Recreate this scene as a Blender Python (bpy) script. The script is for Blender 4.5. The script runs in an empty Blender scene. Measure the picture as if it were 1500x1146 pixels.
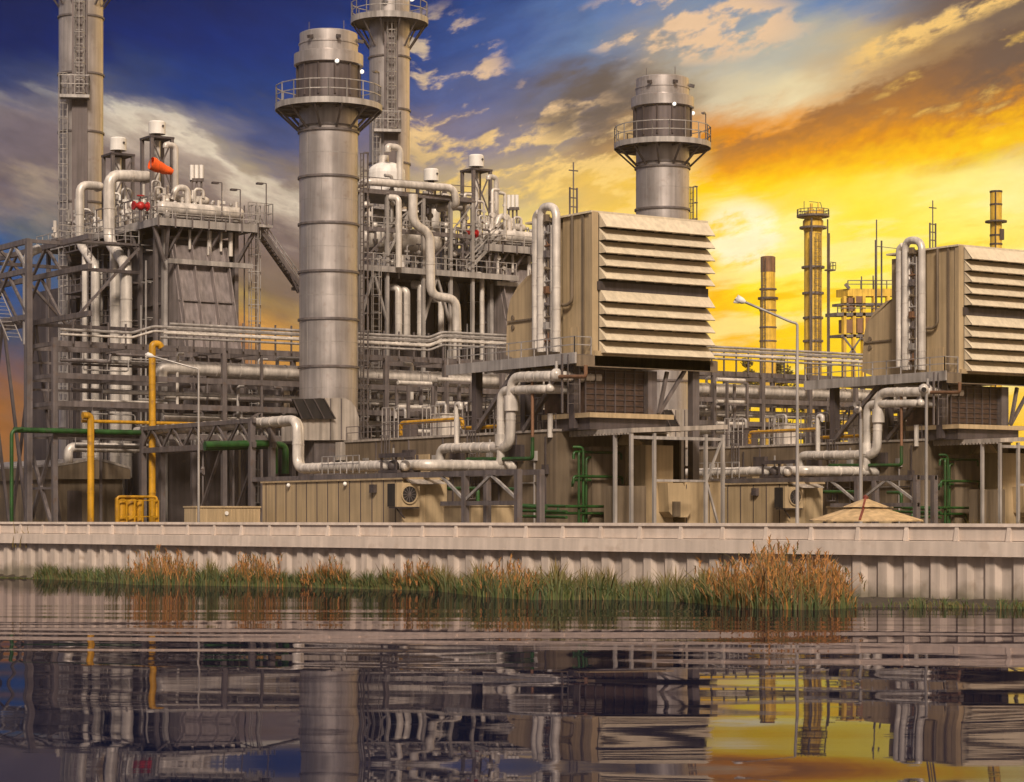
import bpy, math, random
from mathutils import Vector
rnd = random.Random(11)
SC = bpy.context.scene
COL = SC.collection
# ------------------------------------------------------------------ survey frame
F, CX, HY, H = 3400.0, 750.0, 760.0, 3.0      # focal length in photo pixels, eye height above the water
TH = math.atan2(0.562, 0.827)                 # the plant grid is turned against the view
CA, SA = math.cos(TH), math.sin(TH)
X0, Y0 = 5.69, 164.0                          # plant origin: near corner of the first filter house
GZ = 1.5                                      # plant ground level
UNIT = 36.0                                   # spacing of the two generating units along r
V = Vector

def w2l(x, y):
    dx, dy = x - X0, y - Y0
    return dx * CA + dy * SA, -dx * SA + dy * CA
def l2w(r, l):
    return X0 + r * CA - l * SA, Y0 + r * SA + l * CA
def PW(px, py, d):
    r, l = w2l((px - CX) / F * d, d)
    return V((r, l, H + (HY - py) / F * d))
def PL(px, py, l):                            # survey point on the plane l = const
    u = (px - CX) / F
    t = (l - X0 * SA + Y0 * CA) / (CA - u * SA)
    return PW(px, py, t)
def PR(px, py, r):                            # survey point on the plane r = const
    u = (px - CX) / F
    t = (r + X0 * CA + Y0 * SA) / (u * CA + SA)
    return PW(px, py, t)
def WXY(x, y, z):
    r, l = w2l(x, y)
    return V((r, l, z))

# ------------------------------------------------------------------ mesh builder
class MB:
    def __init__(s, tf=None):
        s.v, s.f, s.sm, s.tf = [], [], [], tf
    def add(s, vs, fs, smooth=False):
        n = len(s.v)
        s.v += [s.tf(*p) if s.tf else V(p) for p in vs]
        s.f += [tuple(i + n for i in f) for f in fs]
        s.sm += [smooth] * len(fs)
        return s
    def hexa(s, p):       # 8 points: bottom ring 0-3, top ring 4-7
        return s.add(p, [(3, 2, 1, 0), (4, 5, 6, 7), (0, 1, 5, 4), (1, 2, 6, 5), (2, 3, 7, 6), (3, 0, 4, 7)])
    def box(s, a0, a1, b0, b1, c0, c1):
        return s.hexa([(a0, b0, c0), (a1, b0, c0), (a1, b1, c0), (a0, b1, c0), (a0, b0, c1), (a1, b0, c1), (a1, b1, c1), (a0, b1, c1)])
    def bar(s, p, q, w, h=None):
        p, q = V(p), V(q)
        h = h or w
        d = (q - p)
        if d.length < 1e-6: return s
        d.normalize()
        up = V((0, 0, 1)) if abs(d.z) < 0.9 else V((0, 1, 0))
        a = d.cross(up).normalized(); b = a.cross(d).normalized()
        a *= w / 2; b *= h / 2
        return s.hexa([p - a - b, p + a - b, q + a - b, q - a - b, p - a + b, p + a + b, q + a + b, q - a + b])
    def sweep(s, pts, r, n=8, caps=True, smooth=True):
        pts = [V(p) for p in pts]
        m = len(pts)
        tan = []
        for i in range(m):
            a = pts[max(i - 1, 0)]; b = pts[min(i + 1, m - 1)]
            tan.append((b - a).normalized())
        t0 = tan[0]
        ref = V((0, 0, 1)) if abs(t0.z) < 0.9 else V((1, 0, 0))
        nx = t0.cross(ref).normalized()
        vs = []
        for i in range(m):
            t = tan[i]
            nx = (nx - t * nx.dot(t))
            nx = nx.normalized() if nx.length > 1e-6 else t.orthogonal().normalized()
            ny = t.cross(nx)
            rr = r[i] if isinstance(r, (list, tuple)) else r
            for k in range(n):
                a = 2 * math.pi * k / n
                vs.append(pts[i] + nx * math.cos(a) * rr + ny * math.sin(a) * rr)
        fs = []
        for i in range(m - 1):
            for k in range(n):
                k2 = (k + 1) % n
                fs.append((i * n + k, i * n + k2, (i + 1) * n + k2, (i + 1) * n + k))
        s.add(vs, fs, smooth)
        if caps:
            s.add([vs[k] for k in range(n)][::-1] + [vs[(m - 1) * n + k] for k in range(n)],
                  [tuple(range(n)), tuple(range(n, 2 * n))])
        return s
    def tube(s, p, q, r, n=8):
        return s.sweep([p, q], r, n)
    def pipe(s, pts, r, bend=None, n=10, seam=0):
        pts = [V(p) for p in pts]
        bend = bend if bend is not None else r * 2.4
        out = [pts[0]]
        for i in range(1, len(pts) - 1):
            a, b, c = pts[i - 1], pts[i], pts[i + 1]
            d1, d2 = (a - b), (c - b)
            k = min(bend, d1.length * 0.48, d2.length * 0.48)
            p0 = b + d1.normalized() * k; p1 = b + d2.normalized() * k
            for j in range(6):
                t = j / 5
                out.append(p0 * (1 - t) ** 2 + b * 2 * t * (1 - t) + p1 * t * t)
        out.append(pts[-1])
        s.sweep(out, r, n)
        if seam:
            for i in range(len(out) - 1):
                a, b = out[i], out[i + 1]
                L = (b - a).length
                if L < seam: continue
                k = int(L / seam)
                d = (b - a) / L
                for j in range(1, k + 1):
                    c = a + d * (L * j / (k + 1))
                    s.sweep([c - d * 0.045, c + d * 0.045], r * 1.08, n)
        return s
    def lathe(s, c, prof, n=32, smooth=True):
        c = V(c)
        vs, fs = [], []
        for (r, z) in prof:
            for k in range(n):
                a = 2 * math.pi * k / n
                vs.append((c.x + r * math.cos(a), c.y + r * math.sin(a), z))
        # split each band so that profile corners stay crisp
        for i in range(len(prof) - 1):
            b = []
            for j in (i, i + 1):
                b += [vs[j * n + k] for k in range(n)]
            s.add(b, [(k, (k + 1) % n, n + (k + 1) % n, n + k) for k in range(n)], smooth)
        return s
    def disc(s, c, r0, r1, z0, z1, n=32):     # ring plate
        return s.lathe(c, [(r0, z0), (r1, z0), (r1, z1), (r0, z1), (r0, z0)], n)
    def prism(s, poly, ext):
        poly = [V(p) for p in poly]; e = V(ext); n = len(poly)
        vs = poly + [p + e for p in poly]
        fs = [tuple(range(n))[::-1], tuple(range(n, 2 * n))]
        fs += [(i, (i + 1) % n, n + (i + 1) % n, n + i) for i in range(n)]
        return s.add(vs, fs)
    def ball(s, c, r, n=12, sz=1.0):
        c = V(c); m = n // 2
        prof = [(r * math.sin(math.pi * i / m), c.z - r * sz * math.cos(math.pi * i / m)) for i in range(m + 1)]
        vs, fs = [], []
        for (rr, z) in prof:
            for k in range(n):
                a = 2 * math.pi * k / n
                vs.append((c.x + rr * math.cos(a), c.y + rr * math.sin(a), z))
        for i in range(m):
            for k in range(n):
                fs.append((i * n + k, i * n + (k + 1) % n, (i + 1) * n + (k + 1) % n, (i + 1) * n + k))
        return s.add(vs, fs, True)
    def rail(s, pts, h=1.1, step=1.5, w=0.055, closed=False, toe=0.0):
        pts = [V(p) for p in pts]
        if closed: pts = pts + [pts[0]]
        for a, b in zip(pts, pts[1:]):
            L = (b - a).length; k = max(1, round(L / step))
            for i in range(k + 1):
                p = a + (b - a) * (i / k)
                s.bar(p, p + V((0, 0, h)), w)
            for hh in (h, h * 0.55):
                s.bar(a + V((0, 0, hh)), b + V((0, 0, hh)), w)
            if toe: s.bar(a + V((0, 0, toe / 2)), b + V((0, 0, toe / 2)), 0.03, toe)
        return s
    def ladder(s, p, q, side, w=0.5, cage=0.0, out=None, step=0.6):
        p, q = V(p), V(q); side = V(side).normalized() * w / 2
        for sg in (-1, 1):
            s.bar(p + side * sg, q + side * sg, 0.07)
        L = (q - p).length; k = int(L / step)
        for i in range(1, k):
            c = p + (q - p) * (i / k)
            s.bar(c - side, c + side, 0.045)
        if cage and out is not None:
            o = V(out).normalized()
            hoop = []
            k = max(2, int(L / 1.5))
            ring = []
            for j in range(7):
                a = math.pi * j / 6
                ring.append(side.normalized() * cage * math.cos(a) + o * cage * 1.3 * math.sin(a))
            for i in range(k + 1):
                c = p + (q - p) * (i / k)
                for j in range(6):
                    s.bar(c + ring[j], c + ring[j + 1], 0.07)
            for j in (1, 3, 5):
                s.bar(p + ring[j], q + ring[j], 0.06)
        return s
    def truss(s, a0, a1, b0, b1, n, w):       # web between two chords
        a0, a1, b0, b1 = V(a0), V(a1), V(b0), V(b1)
        for i in range(n):
            t0, t1 = i / n, (i + 1) / n
            p, q = a0.lerp(a1, t0), b0.lerp(b1, t1)
            if i % 2: p, q = b0.lerp(b1, t0), a0.lerp(a1, t1)
            s.bar(p, q, w)
        return s
    def build(s, name, mat, parent):
        b = BASE[parent.name]
        me = bpy.data.meshes.new(name)
        me.from_pydata([tuple(V(p) - b) for p in s.v], [], s.f)
        me.polygons.foreach_set('use_smooth', s.sm)
        me.materials.append(mat)
        me.update()
        o = bpy.data.objects.new(name, me)
        COL.objects.link(o)
        o.parent = parent
        BASE[o.name] = b
        return o
    def root(s, name, mat, label, cat, group=None, kind=None, base=None):
        b = V(base) if base is not None else sum((V(p) for p in s.v), V()) / len(s.v)
        me = bpy.data.meshes.new(name)
        me.from_pydata([tuple(V(p) - b) for p in s.v], [], s.f)
        me.polygons.foreach_set('use_smooth', s.sm)
        me.materials.append(mat); me.update()
        o = bpy.data.objects.new(name, me)
        COL.objects.link(o)
        x, y = l2w(b.x, b.y)
        o.location = (x, y, b.z); o.rotation_euler = (0, 0, TH)
        BASE[o.name] = b
        tag(o, label, cat, group, kind)
        return o

BASE = {}
REPEATS = []          # (root, label of the second unit's copy)
def tag(o, label, cat, group, kind=None):
    if isinstance(label, tuple):
        REPEATS.append((o, label[1])); label = label[0]
    o['label'] = label; o['category'] = cat
    if group: o['group'] = group
    o['kind'] = kind or 'thing'
def thing(name, label, cat, base, group=None):
    o = bpy.data.objects.new(name, None); COL.objects.link(o)
    o.empty_display_size = 0.3
    base = V(base); x, y = l2w(base.x, base.y)
    o.location = (x, y, base.z); o.rotation_euler = (0, 0, TH)
    BASE[o.name] = base
    tag(o, label, cat, group)
    return o
def copy_tree(o, parent=None):
    c = o.copy(); COL.objects.link(c)
    if parent: c.parent = parent
    for ch in list(o.children): copy_tree(ch, c)
    return c

# ------------------------------------------------------------------ materials
def lin(c):
    return tuple(((x / 255) / 12.92 if x <= 10 else (((x / 255) + 0.055) / 1.055) ** 2.4) for x in c)
def mat(name, col, rough=0.55, metal=0.0, var=0.25, scale=0.6, streak=0.35, bump=0.0, wear=None):
    m = bpy.data.materials.new(name); m.use_nodes = True
    nt = m.node_tree; N = nt.nodes; Lk = nt.links
    b = N['Principled BSDF']
    b.inputs['Roughness'].default_value = rough; b.inputs['Metallic'].default_value = metal
    tc0 = N.new('ShaderNodeTexCoord'); oi = N.new('ShaderNodeObjectInfo')
    tc = N.new('ShaderNodeVectorMath'); tc.operation = 'ADD'; Lk.new(tc0.outputs['Object'], tc.inputs[0])
    sc_ = N.new('ShaderNodeMath'); sc_.operation = 'MULTIPLY'; sc_.inputs[1].default_value = 60; Lk.new(oi.outputs['Random'], sc_.inputs[0]); Lk.new(sc_.outputs[0], tc.inputs[1])
    n1 = N.new('ShaderNodeTexNoise'); n1.inputs['Scale'].default_value = scale; n1.inputs['Detail'].default_value = 5
    Lk.new(tc.outputs[0], n1.inputs['Vector'])
    mp = N.new('ShaderNodeMapping'); mp.inputs['Scale'].default_value = (3.1, 3.1, 0.16)
    Lk.new(tc.outputs[0], mp.inputs['Vector'])
    n2 = N.new('ShaderNodeTexNoise'); n2.inputs['Scale'].default_value = 1.0; n2.inputs['Detail'].default_value = 6
    Lk.new(mp.outputs[0], n2.inputs['Vector'])
    def mr(src, a, b_, lo, hi):
        r = N.new('ShaderNodeMapRange'); r.inputs['From Min'].default_value = a; r.inputs['From Max'].default_value = b_
        r.inputs['To Min'].default_value = lo; r.inputs['To Max'].default_value = hi
        Lk.new(src, r.inputs['Value']); return r.outputs[0]
    f1 = mr(n1.outputs['Fac'], 0.3, 0.7, 1 - var, 1 + var * 0.5)
    f2 = mr(n2.outputs['Fac'], 0.35, 0.65, 1 - streak, 1.0 + streak * 0.2)
    mu = N.new('ShaderNodeMath'); mu.operation = 'MULTIPLY'; Lk.new(f1, mu.inputs[0]); Lk.new(f2, mu.inputs[1])
    vm = N.new('ShaderNodeVectorMath'); vm.operation = 'SCALE'; vm.inputs[0].default_value = col
    Lk.new(mu.outputs[0], vm.inputs['Scale'])
    out = vm.outputs[0]
    if wear:
        n3 = N.new('ShaderNodeTexNoise'); n3.inputs['Scale'].default_value = 1.7; n3.inputs['Detail'].default_value = 8
        Lk.new(tc.outputs[0], n3.inputs['Vector'])
        mx = N.new('ShaderNodeMix'); mx.data_type = 'RGBA'
        Lk.new(mr(n3.outputs['Fac'], 0.58, 0.7, 0, 0.7), mx.inputs[0]); Lk.new(out, mx.inputs[6]); mx.inputs[7].default_value = (*wear, 1)
        out = mx.outputs[2]
    Lk.new(out, b.inputs['Base Color'])
    rr = mr(n1.outputs['Fac'], 0.3, 0.7, max(rough - 0.08, 0.05), min(rough + 0.1, 1)); Lk.new(rr, b.inputs['Roughness'])
    if bump:
        bp = N.new('ShaderNodeBump'); bp.inputs['Strength'].default_value = bump; bp.inputs['Distance'].default_value = 0.05
        n4 = N.new('ShaderNodeTexNoise'); n4.inputs['Scale'].default_value = 3; Lk.new(tc.outputs[0], n4.inputs['Vector'])
        Lk.new(n4.outputs['Fac'], bp.inputs['Height']); Lk.new(bp.outputs[0], b.inputs['Normal'])
    return m
M = dict(
    stack=mat('stack paint', (0.46, 0.415, 0.40), 0.40, 0.62, 0.20, 0.35, 0.22, 0, (0.33, 0.28, 0.26)),
    stackdark=mat('dark stack panel', (0.12, 0.095, 0.095), 0.5, 0.3, 0.2),
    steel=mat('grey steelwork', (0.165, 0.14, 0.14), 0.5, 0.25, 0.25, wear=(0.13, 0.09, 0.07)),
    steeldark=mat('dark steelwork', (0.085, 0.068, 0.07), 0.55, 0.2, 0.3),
    galv=mat('galvanised steel', (0.42, 0.385, 0.365), 0.42, 0.25, 0.25),
    clad=mat('aluminium cladding', (0.66, 0.60, 0.545), 0.38, 0.15, 0.25, 0.8, 0.3),
    white=mat('white paint', (0.78, 0.74, 0.70), 0.45, 0.0, 0.1, 0.6, 0.15),
    casing=mat('boiler casing', (0.115, 0.095, 0.095), 0.5, 0.25, 0.25, 0.4, 0.3),
    duct=mat('inlet duct plate', (0.27, 0.23, 0.225), 0.45, 0.3, 0.2),
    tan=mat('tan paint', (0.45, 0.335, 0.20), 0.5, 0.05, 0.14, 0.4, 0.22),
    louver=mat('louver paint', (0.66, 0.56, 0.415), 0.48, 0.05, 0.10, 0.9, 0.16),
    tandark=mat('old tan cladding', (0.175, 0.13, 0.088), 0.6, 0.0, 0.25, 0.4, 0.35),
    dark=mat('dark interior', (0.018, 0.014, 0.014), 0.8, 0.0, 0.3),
    brown=mat('brown cooler mesh', (0.075, 0.042, 0.03), 0.6, 0.1, 0.4, 3.0),
    green=mat('green pipe paint', (0.016, 0.075, 0.012), 0.45, 0.0, 0.35, 0.8, 0.4, 0, (0.05, 0.06, 0.035)),
    yellow=mat('yellow gas pipe paint', (0.55, 0.28, 0.012), 0.45, 0.0, 0.3, 0.8, 0.4, 0, (0.22, 0.11, 0.03)),
    red=mat('red valve paint', (0.42, 0.012, 0.012), 0.45, 0.0, 0.2),
    orange=mat('orange windsock cloth', (0.95, 0.12, 0.01), 0.8, 0.0, 0.1),
    conc=mat('wall concrete', (0.57, 0.475, 0.41), 0.8, 0.0, 0.12, 0.5, 0.16, 0.15, (0.44, 0.35, 0.29)),
    sheet=mat('sheet pile concrete', (0.52, 0.43, 0.37), 0.8, 0.0, 0.14, 0.5, 0.26, 0.15, (0.30, 0.23, 0.18)),
    rust=mat('rusty brown pipe', (0.22, 0.11, 0.06), 0.6, 0.1, 0.3),
    roof=mat('metal roof sheet', (0.50, 0.44, 0.39), 0.45, 0.3, 0.2),
    ridge=mat('red brown ridge tile', (0.20, 0.035, 0.02), 0.6),
    beige=mat('beige roof membrane', (0.55, 0.38, 0.20), 0.6, 0, 0.12),
    ochre=mat('sun haze tinted steel', (0.80, 0.50, 0.06), 0.5, 0.1, 0.25),  # yellow wash of glare and haze on the far towers, put into the base colour
    soil=mat('wet bank soil', (0.05, 0.036, 0.022), 0.9, 0, 0.4, 2.0, 0.0),
    ground=mat('yard gravel', (0.085, 0.07, 0.06), 0.9, 0, 0.3, 0.3, 0.0),
)
def foliage(name, cols):
    m = bpy.data.materials.new(name); m.use_nodes = True
    nt = m.node_tree; N = nt.nodes; b = N['Principled BSDF']; b.inputs['Roughness'].default_value = 0.7
    g = N.new('ShaderNodeNewGeometry'); r = N.new('ShaderNodeValToRGB')
    e = r.color_ramp.elements
    while len(e) < len(cols): e.new(0.5)
    for i, c in enumerate(cols):
        e[i].position = i / (len(cols) - 1); e[i].color = (*c, 1)
    nt.links.new(g.outputs['Random Per Island'], r.inputs[0]); nt.links.new(r.outputs[0], b.inputs['Base Color'])
    return m
M['grass'] = foliage('bank grass', [(0.014, 0.034, 0.006), (0.035, 0.062, 0.008), (0.085, 0.095, 0.014), (0.02, 0.042, 0.007), (0.13, 0.085, 0.018), (0.03, 0.05, 0.008), (0.07, 0.04, 0.01)])
M['reed'] = foliage('dry reed', [(0.26, 0.095, 0.015), (0.38, 0.165, 0.028), (0.08, 0.036, 0.012), (0.28, 0.10, 0.016), (0.11, 0.085, 0.018), (0.05, 0.04, 0.01)])
M['leaf'] = foliage('tree leaf', [(0.07, 0.055, 0.008), (0.09, 0.07, 0.012), (0.03, 0.03, 0.006)])
# golden tips on the grass, a dark tide line on the sheet piling
def by_height(m_, z0, z1, col2, amt, sc):
    nt = m_.node_tree; N = nt.nodes; b = N['Principled BSDF']; src = b.inputs['Base Color'].links[0].from_socket
    tc = N.new('ShaderNodeNewGeometry'); sx_ = N.new('ShaderNodeSeparateXYZ'); nt.links.new(tc.outputs['Position'], sx_.inputs[0])
    n = N.new('ShaderNodeTexNoise'); n.inputs['Scale'].default_value = sc; n.inputs['Detail'].default_value = 4; nt.links.new(tc.outputs['Position'], n.inputs['Vector'])
    a = N.new('ShaderNodeMath'); a.operation = 'MULTIPLY_ADD'; nt.links.new(n.outputs['Fac'], a.inputs[0]); a.inputs[1].default_value = 1.2; nt.links.new(sx_.outputs[2], a.inputs[2])
    r = N.new('ShaderNodeMapRange'); nt.links.new(a.outputs[0], r.inputs['Value']); r.inputs['From Min'].default_value = z0 + .6; r.inputs['From Max'].default_value = z1 + .6; r.inputs['To Max'].default_value = amt
    mx = N.new('ShaderNodeMix'); mx.data_type = 'RGBA'; nt.links.new(r.outputs[0], mx.inputs[0]); nt.links.new(src, mx.inputs[6]); mx.inputs[7].default_value = (*col2, 1); nt.links.new(mx.outputs[2], b.inputs['Base Color'])
by_height(M['grass'], .45, 1.3, (0.22, 0.115, 0.02), .5, .22)
by_height(M['sheet'], .75, .25, (0.10, 0.085, 0.05), .8, .9)
lamp = bpy.data.materials.new('lit lamp glass'); lamp.use_nodes = True
lb = lamp.node_tree.nodes['Principled BSDF']; lb.inputs['Base Color'].default_value = (0.9, 0.88, 0.82, 1)
lb.inputs['Emission Color'].default_value = (1, 0.95, 0.85, 1); lb.inputs['Emission Strength'].default_value = 0.9
M['lamp'] = lamp

# ------------------------------------------------------------------ camera
cam = bpy.data.cameras.new('camera'); co = bpy.data.objects.new('camera', cam); COL.objects.link(co); SC.camera = co
cam.sensor_width = 36; cam.lens = F / 1500 * 36; cam.shift_y = (HY - 573) / 1500
cam.clip_start = 0.5; cam.clip_end = 12000
co.location = (0, 0, H); co.rotation_euler = (math.radians(90), 0, 0)

def setting(name, verts, faces, m, smooth=False, kind='structure', label=None, cat=None):
    me = bpy.data.meshes.new(name); me.from_pydata(verts, [], faces)
    me.polygons.foreach_set('use_smooth', [smooth] * len(faces))
    me.materials.append(m); me.update()
    o = bpy.data.objects.new(name, me); COL.objects.link(o); o['kind'] = kind
    if label: o['label'] = label; o['category'] = cat or name
    return o

# flood wall line, in world metres: far end on the view's left, near end on its right
def wall_depth(px): return F * H / (83 + 49 * px / 1500)
def wall_pt(px):
    d = wall_depth(px); return V(((px - CX) / F * d, d, 0))
WA, WB = wall_pt(0), wall_pt(1500)
WD = (WB - WA).normalized(); WN = V((-WD.y, WD.x, 0))         # WN points away from the water
if WN.y < 0: WN = -WN
def wall_tf(s, y, z):
    p = WA + WD * s + WN * y
    return WXY(p.x, p.y, z)

# ------------------------------------------------------------------ water: long low swell and small ripples, as real height
def slope(y):
    k = [(0, -.020), (26, -.020), (29.5, -.0137), (37, -.004), (45, .0065), (56, .0150), (64, .017), (75, .012), (86, .005), (112, .003), (135, .001), (160, 0)]
    for (a, sa), (b, sb) in zip(k, k[1:]):
        if y <= b:
            t = (y - a) / (b - a); t = t * t * (3 - 2 * t)
            return sa + (sb - sa) * t
    return 0
SW = {}
acc = 0.0; ystep = 0.2
ys = [-20 + ystep * i for i in range(int(190 / ystep))]
for y in ys[::-1]:
    SW[round(y, 2)] = acc
    acc += (slope(y) if y > 0 else 0) * ystep
off_ = SW[90.0] if 90.0 in SW else SW[min(SW, key=lambda q: abs(q - 90))]
for k_ in SW: SW[k_] -= off_
rw = random.Random(3)
WV = []
for i in range(26):
    lam = 2.2 * (11 / 2.2) ** rw.random()
    ang = rw.gauss(0, 0.16)
    WV.append((2 * math.pi / lam, math.sin(ang), math.cos(ang), rw.random() * 6.28, 0.00135 * lam / (2 * math.pi) * (1.4 if lam > 3.4 else 0.5)))
for i in range(10):                            # a little cross ripple: reflected uprights waver
    lam = 1.1 + 2.6 * rw.random(); ang = rw.uniform(0.5, 1.0) * rw.choice((-1, 1))
    WV.append((2 * math.pi / lam, math.sin(ang), math.cos(ang), rw.random() * 6.28, 0.00052 * lam / (2 * math.pi)))
def wh(x, y):
    h = SW[round(y, 2)] if round(y, 2) in SW else 0.0
    calm = 1 - .92 * min(1, max(0, (y - 40) / 40))
    for k, sx, sy, ph, a in WV:
        h += calm * a * math.sin(k * (x * sx + y * sy) + ph)
    return h
nx_, xs_ = 120, 1.0
vs, fs = [], []
rows_y = [y for y in ys if 8 <= y <= 140]
for j, y in enumerate(rows_y):
    w = 0.34 * y + 26
    for i in range(nx_ + 1):
        x = -w + 2 * w * i / nx_
        vs.append((x, y, wh(x, y)))
for j in range(len(rows_y) - 1):
    for i in range(nx_):
        a = j * (nx_ + 1) + i
        fs.append((a, a + 1, a + nx_ + 2, a + nx_ + 1))
# skirt: the same water going on outside the finely meshed part
o = len(vs); zf = wh(0, rows_y[-1])
yn, yf = rows_y[0], rows_y[-1]; wn, wf = 0.34 * yn + 26, 0.34 * yf + 26
ring_in = []
for j in range(len(rows_y)): ring_in.append(j * (nx_ + 1))
lft = [j * (nx_ + 1) for j in range(len(rows_y))]; rgt = [j * (nx_ + 1) + nx_ for j in range(len(rows_y))]
for side, sg in ((lft, -1), (rgt, 1)):
    o = len(vs)
    for a in side: vs.append((sg * 260, vs[a][1], vs[a][2]))
    for j in range(len(side) - 1):
        q = (side[j], side[j + 1], o + j + 1, o + j)
        fs.append(q if sg > 0 else q[::-1])
o = len(vs); vs += [(-260, yn, vs[0][2]), (260, yn, vs[0][2]), (260, -60, vs[0][2]), (-260, -60, vs[0][2])]
fs.append((o + 3, o + 2, o + 1, o))
mw = bpy.data.materials.new('dark pond water'); mw.use_nodes = True
nt = mw.node_tree; NN = nt.nodes; b = NN['Principled BSDF']; NN.remove(b)
# dark water body; tinted gloss and a low IOR dim the reflections
df = NN.new('ShaderNodeBsdfDiffuse'); df.inputs['Color'].default_value = (0.004, 0.007, 0.026, 1)
gl = NN.new('ShaderNodeBsdfGlossy'); gl.inputs['Color'].default_value = (0.74, 0.69, 0.70, 1); gl.inputs['Roughness'].default_value = 0.02
fr_ = NN.new('ShaderNodeFresnel'); fr_.inputs['IOR'].default_value = 1.15
ms = NN.new('ShaderNodeMixShader')
tc = NN.new('ShaderNodeTexCoord'); mp = NN.new('ShaderNodeMapping'); mp.inputs['Scale'].default_value = (0.5, 2.2, 1)
ns = NN.new('ShaderNodeTexNoise'); ns.inputs['Scale'].default_value = 0.8; ns.inputs['Detail'].default_value = 3
bp = NN.new('ShaderNodeBump'); bp.inputs['Strength'].default_value = 0.014; bp.inputs['Distance'].default_value = 0.05
nt.links.new(tc.outputs['Object'], mp.inputs[0]); nt.links.new(mp.outputs[0], ns.inputs['Vector'])
nt.links.new(ns.outputs['Fac'], bp.inputs['Height']); nt.links.new(bp.outputs[0], gl.inputs['Normal']); nt.links.new(bp.outputs[0], fr_.inputs['Normal'])
nt.links.new(fr_.outputs[0], ms.inputs[0]); nt.links.new(df.outputs[0], ms.inputs[1]); nt.links.new(gl.outputs[0], ms.inputs[2])
nt.links.new(ms.outputs[0], NN['Material Output'].inputs[0])
setting('water', vs, fs, mw, True)

# ------------------------------------------------------------------ ground behind the wall, out to the horizon
g0 = WA - WD * 400 + WN * 0.45; g1 = WB + WD * 400 + WN * 0.45
g2 = g1 + WN * 900; g3 = g0 + WN * 900
g2 = g2 + WD * 400; g3 = g3 - WD * 400
setting('ground', [(p.x, p.y, GZ) for p in (g0, g1, g2, g3)], [(0, 1, 2, 3)], M['ground'])

# ------------------------------------------------------------------ flood wall
LW = (WB - WA).length
wall = thing('flood_wall', 'long pale concrete flood wall with panelled parapet above ribbed sheet piling', 'wall', wall_tf(LW / 2, 0, 0))
s0, s1 = -45.0, LW + 30
MB(wall_tf).box(s0, s1, 0.06, 0.40, 2.25, 2.80).build('parapet', M['conc'], wall)
mb = MB(wall_tf); mb.hexa([(s0, -0.03, 2.72), (s1, -0.03, 2.72), (s1, 0.44, 2.72), (s0, 0.44, 2.72), (s0, -0.01, 2.835), (s1, -0.01, 2.835), (s1, 0.42, 2.835), (s0, 0.42, 2.835)])
mb.build('coping', M['conc'], wall)
mb = MB(wall_tf); mb.hexa([(s0, -0.24, 1.72), (s1, -0.24, 1.72), (s1, 0.40, 1.72), (s0, 0.40, 1.72), (s0, -0.22, 2.21), (s1, -0.22, 2.21), (s1, 0.40, 2.25), (s0, 0.40, 2.25)])
mb.build('waling_beam', M['conc'], wall)
s = -40.0
while s < LW + 12:
    MB(wall_tf).hexa([(s - .09, -0.08, 2.23), (s + .09, -0.08, 2.23), (s + .09, 0.05, 2.23), (s - .09, 0.05, 2.23),
                      (s - .07, -0.01, 2.715), (s + .07, -0.01, 2.715), (s + .07, 0.05, 2.715), (s - .07, 0.05, 2.715)]).build('pilaster', M['conc'], wall)
    s += 2.1
prof, s, P = [], s0, 1.12
while s < s1:
    prof += [(s, 0.15), (s + P * 0.34, 0.15), (s + P * 0.5, 0.0), (s + P * 0.84, 0.0)]
    s += P
vs, fs = [], []
for (a, y) in prof: vs += [(a, y, -1.0), (a, y, 1.74)]
for i in range(len(prof) - 1): fs.append((2 * i, 2 * i + 2, 2 * i + 3, 2 * i + 1))
mb = MB(wall_tf); mb.add(vs, fs); mb.build('sheet_piling', M['sheet'], wall)

# ------------------------------------------------------------------ bank, grass and reeds at the foot of the wall
BANK = [(-300, 838), (40, 842), (120, 848), (200, 855), (300, 856), (420, 858), (520, 858), (620, 862), (700, 874), (780, 880), (900, 880), (1000, 884), (1060, 892), (1120, 899),
        (1200, 901), (1250, 896), (1300, 894), (1400, 896), (1500, 899), (1700, 912)]
def bank_y(px):
    for (a, ya), (b, yb) in zip(BANK, BANK[1:]):
        if a <= px <= b: return ya + (yb - ya) * (px - a) / (b - a)
    return BANK[-1][1]
def bank_depth(px): return F * H / (bank_y(px) - HY)
def zw(y): return SW.get(round(round(y / ystep) * ystep, 2), 0.0)
vs, fs = [], []
pxs = list(range(-300, 1701, 20)); K = 6
for px in pxs:
    u = (px - CX) / F; d0 = min(bank_depth(px), wall_depth(px) - 0.4) + rnd.uniform(-.15, .15); d1 = wall_depth(px) + 1.2
    for k in range(K + 1):
        t = k / K; d = d0 + (d1 - d0) * t
        z = zw(d) - 0.05 + 0.24 * min(1, t * 2.2) + rnd.uniform(-.02, .03)
        vs.append((u * d, d, z))
for i in range(len(pxs) - 1):
    for k in range(K):
        a = i * (K + 1) + k
        fs.append((a, a + K + 1, a + K + 2, a + 1))
setting('bank', vs, fs, M['soil'], True)

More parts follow.
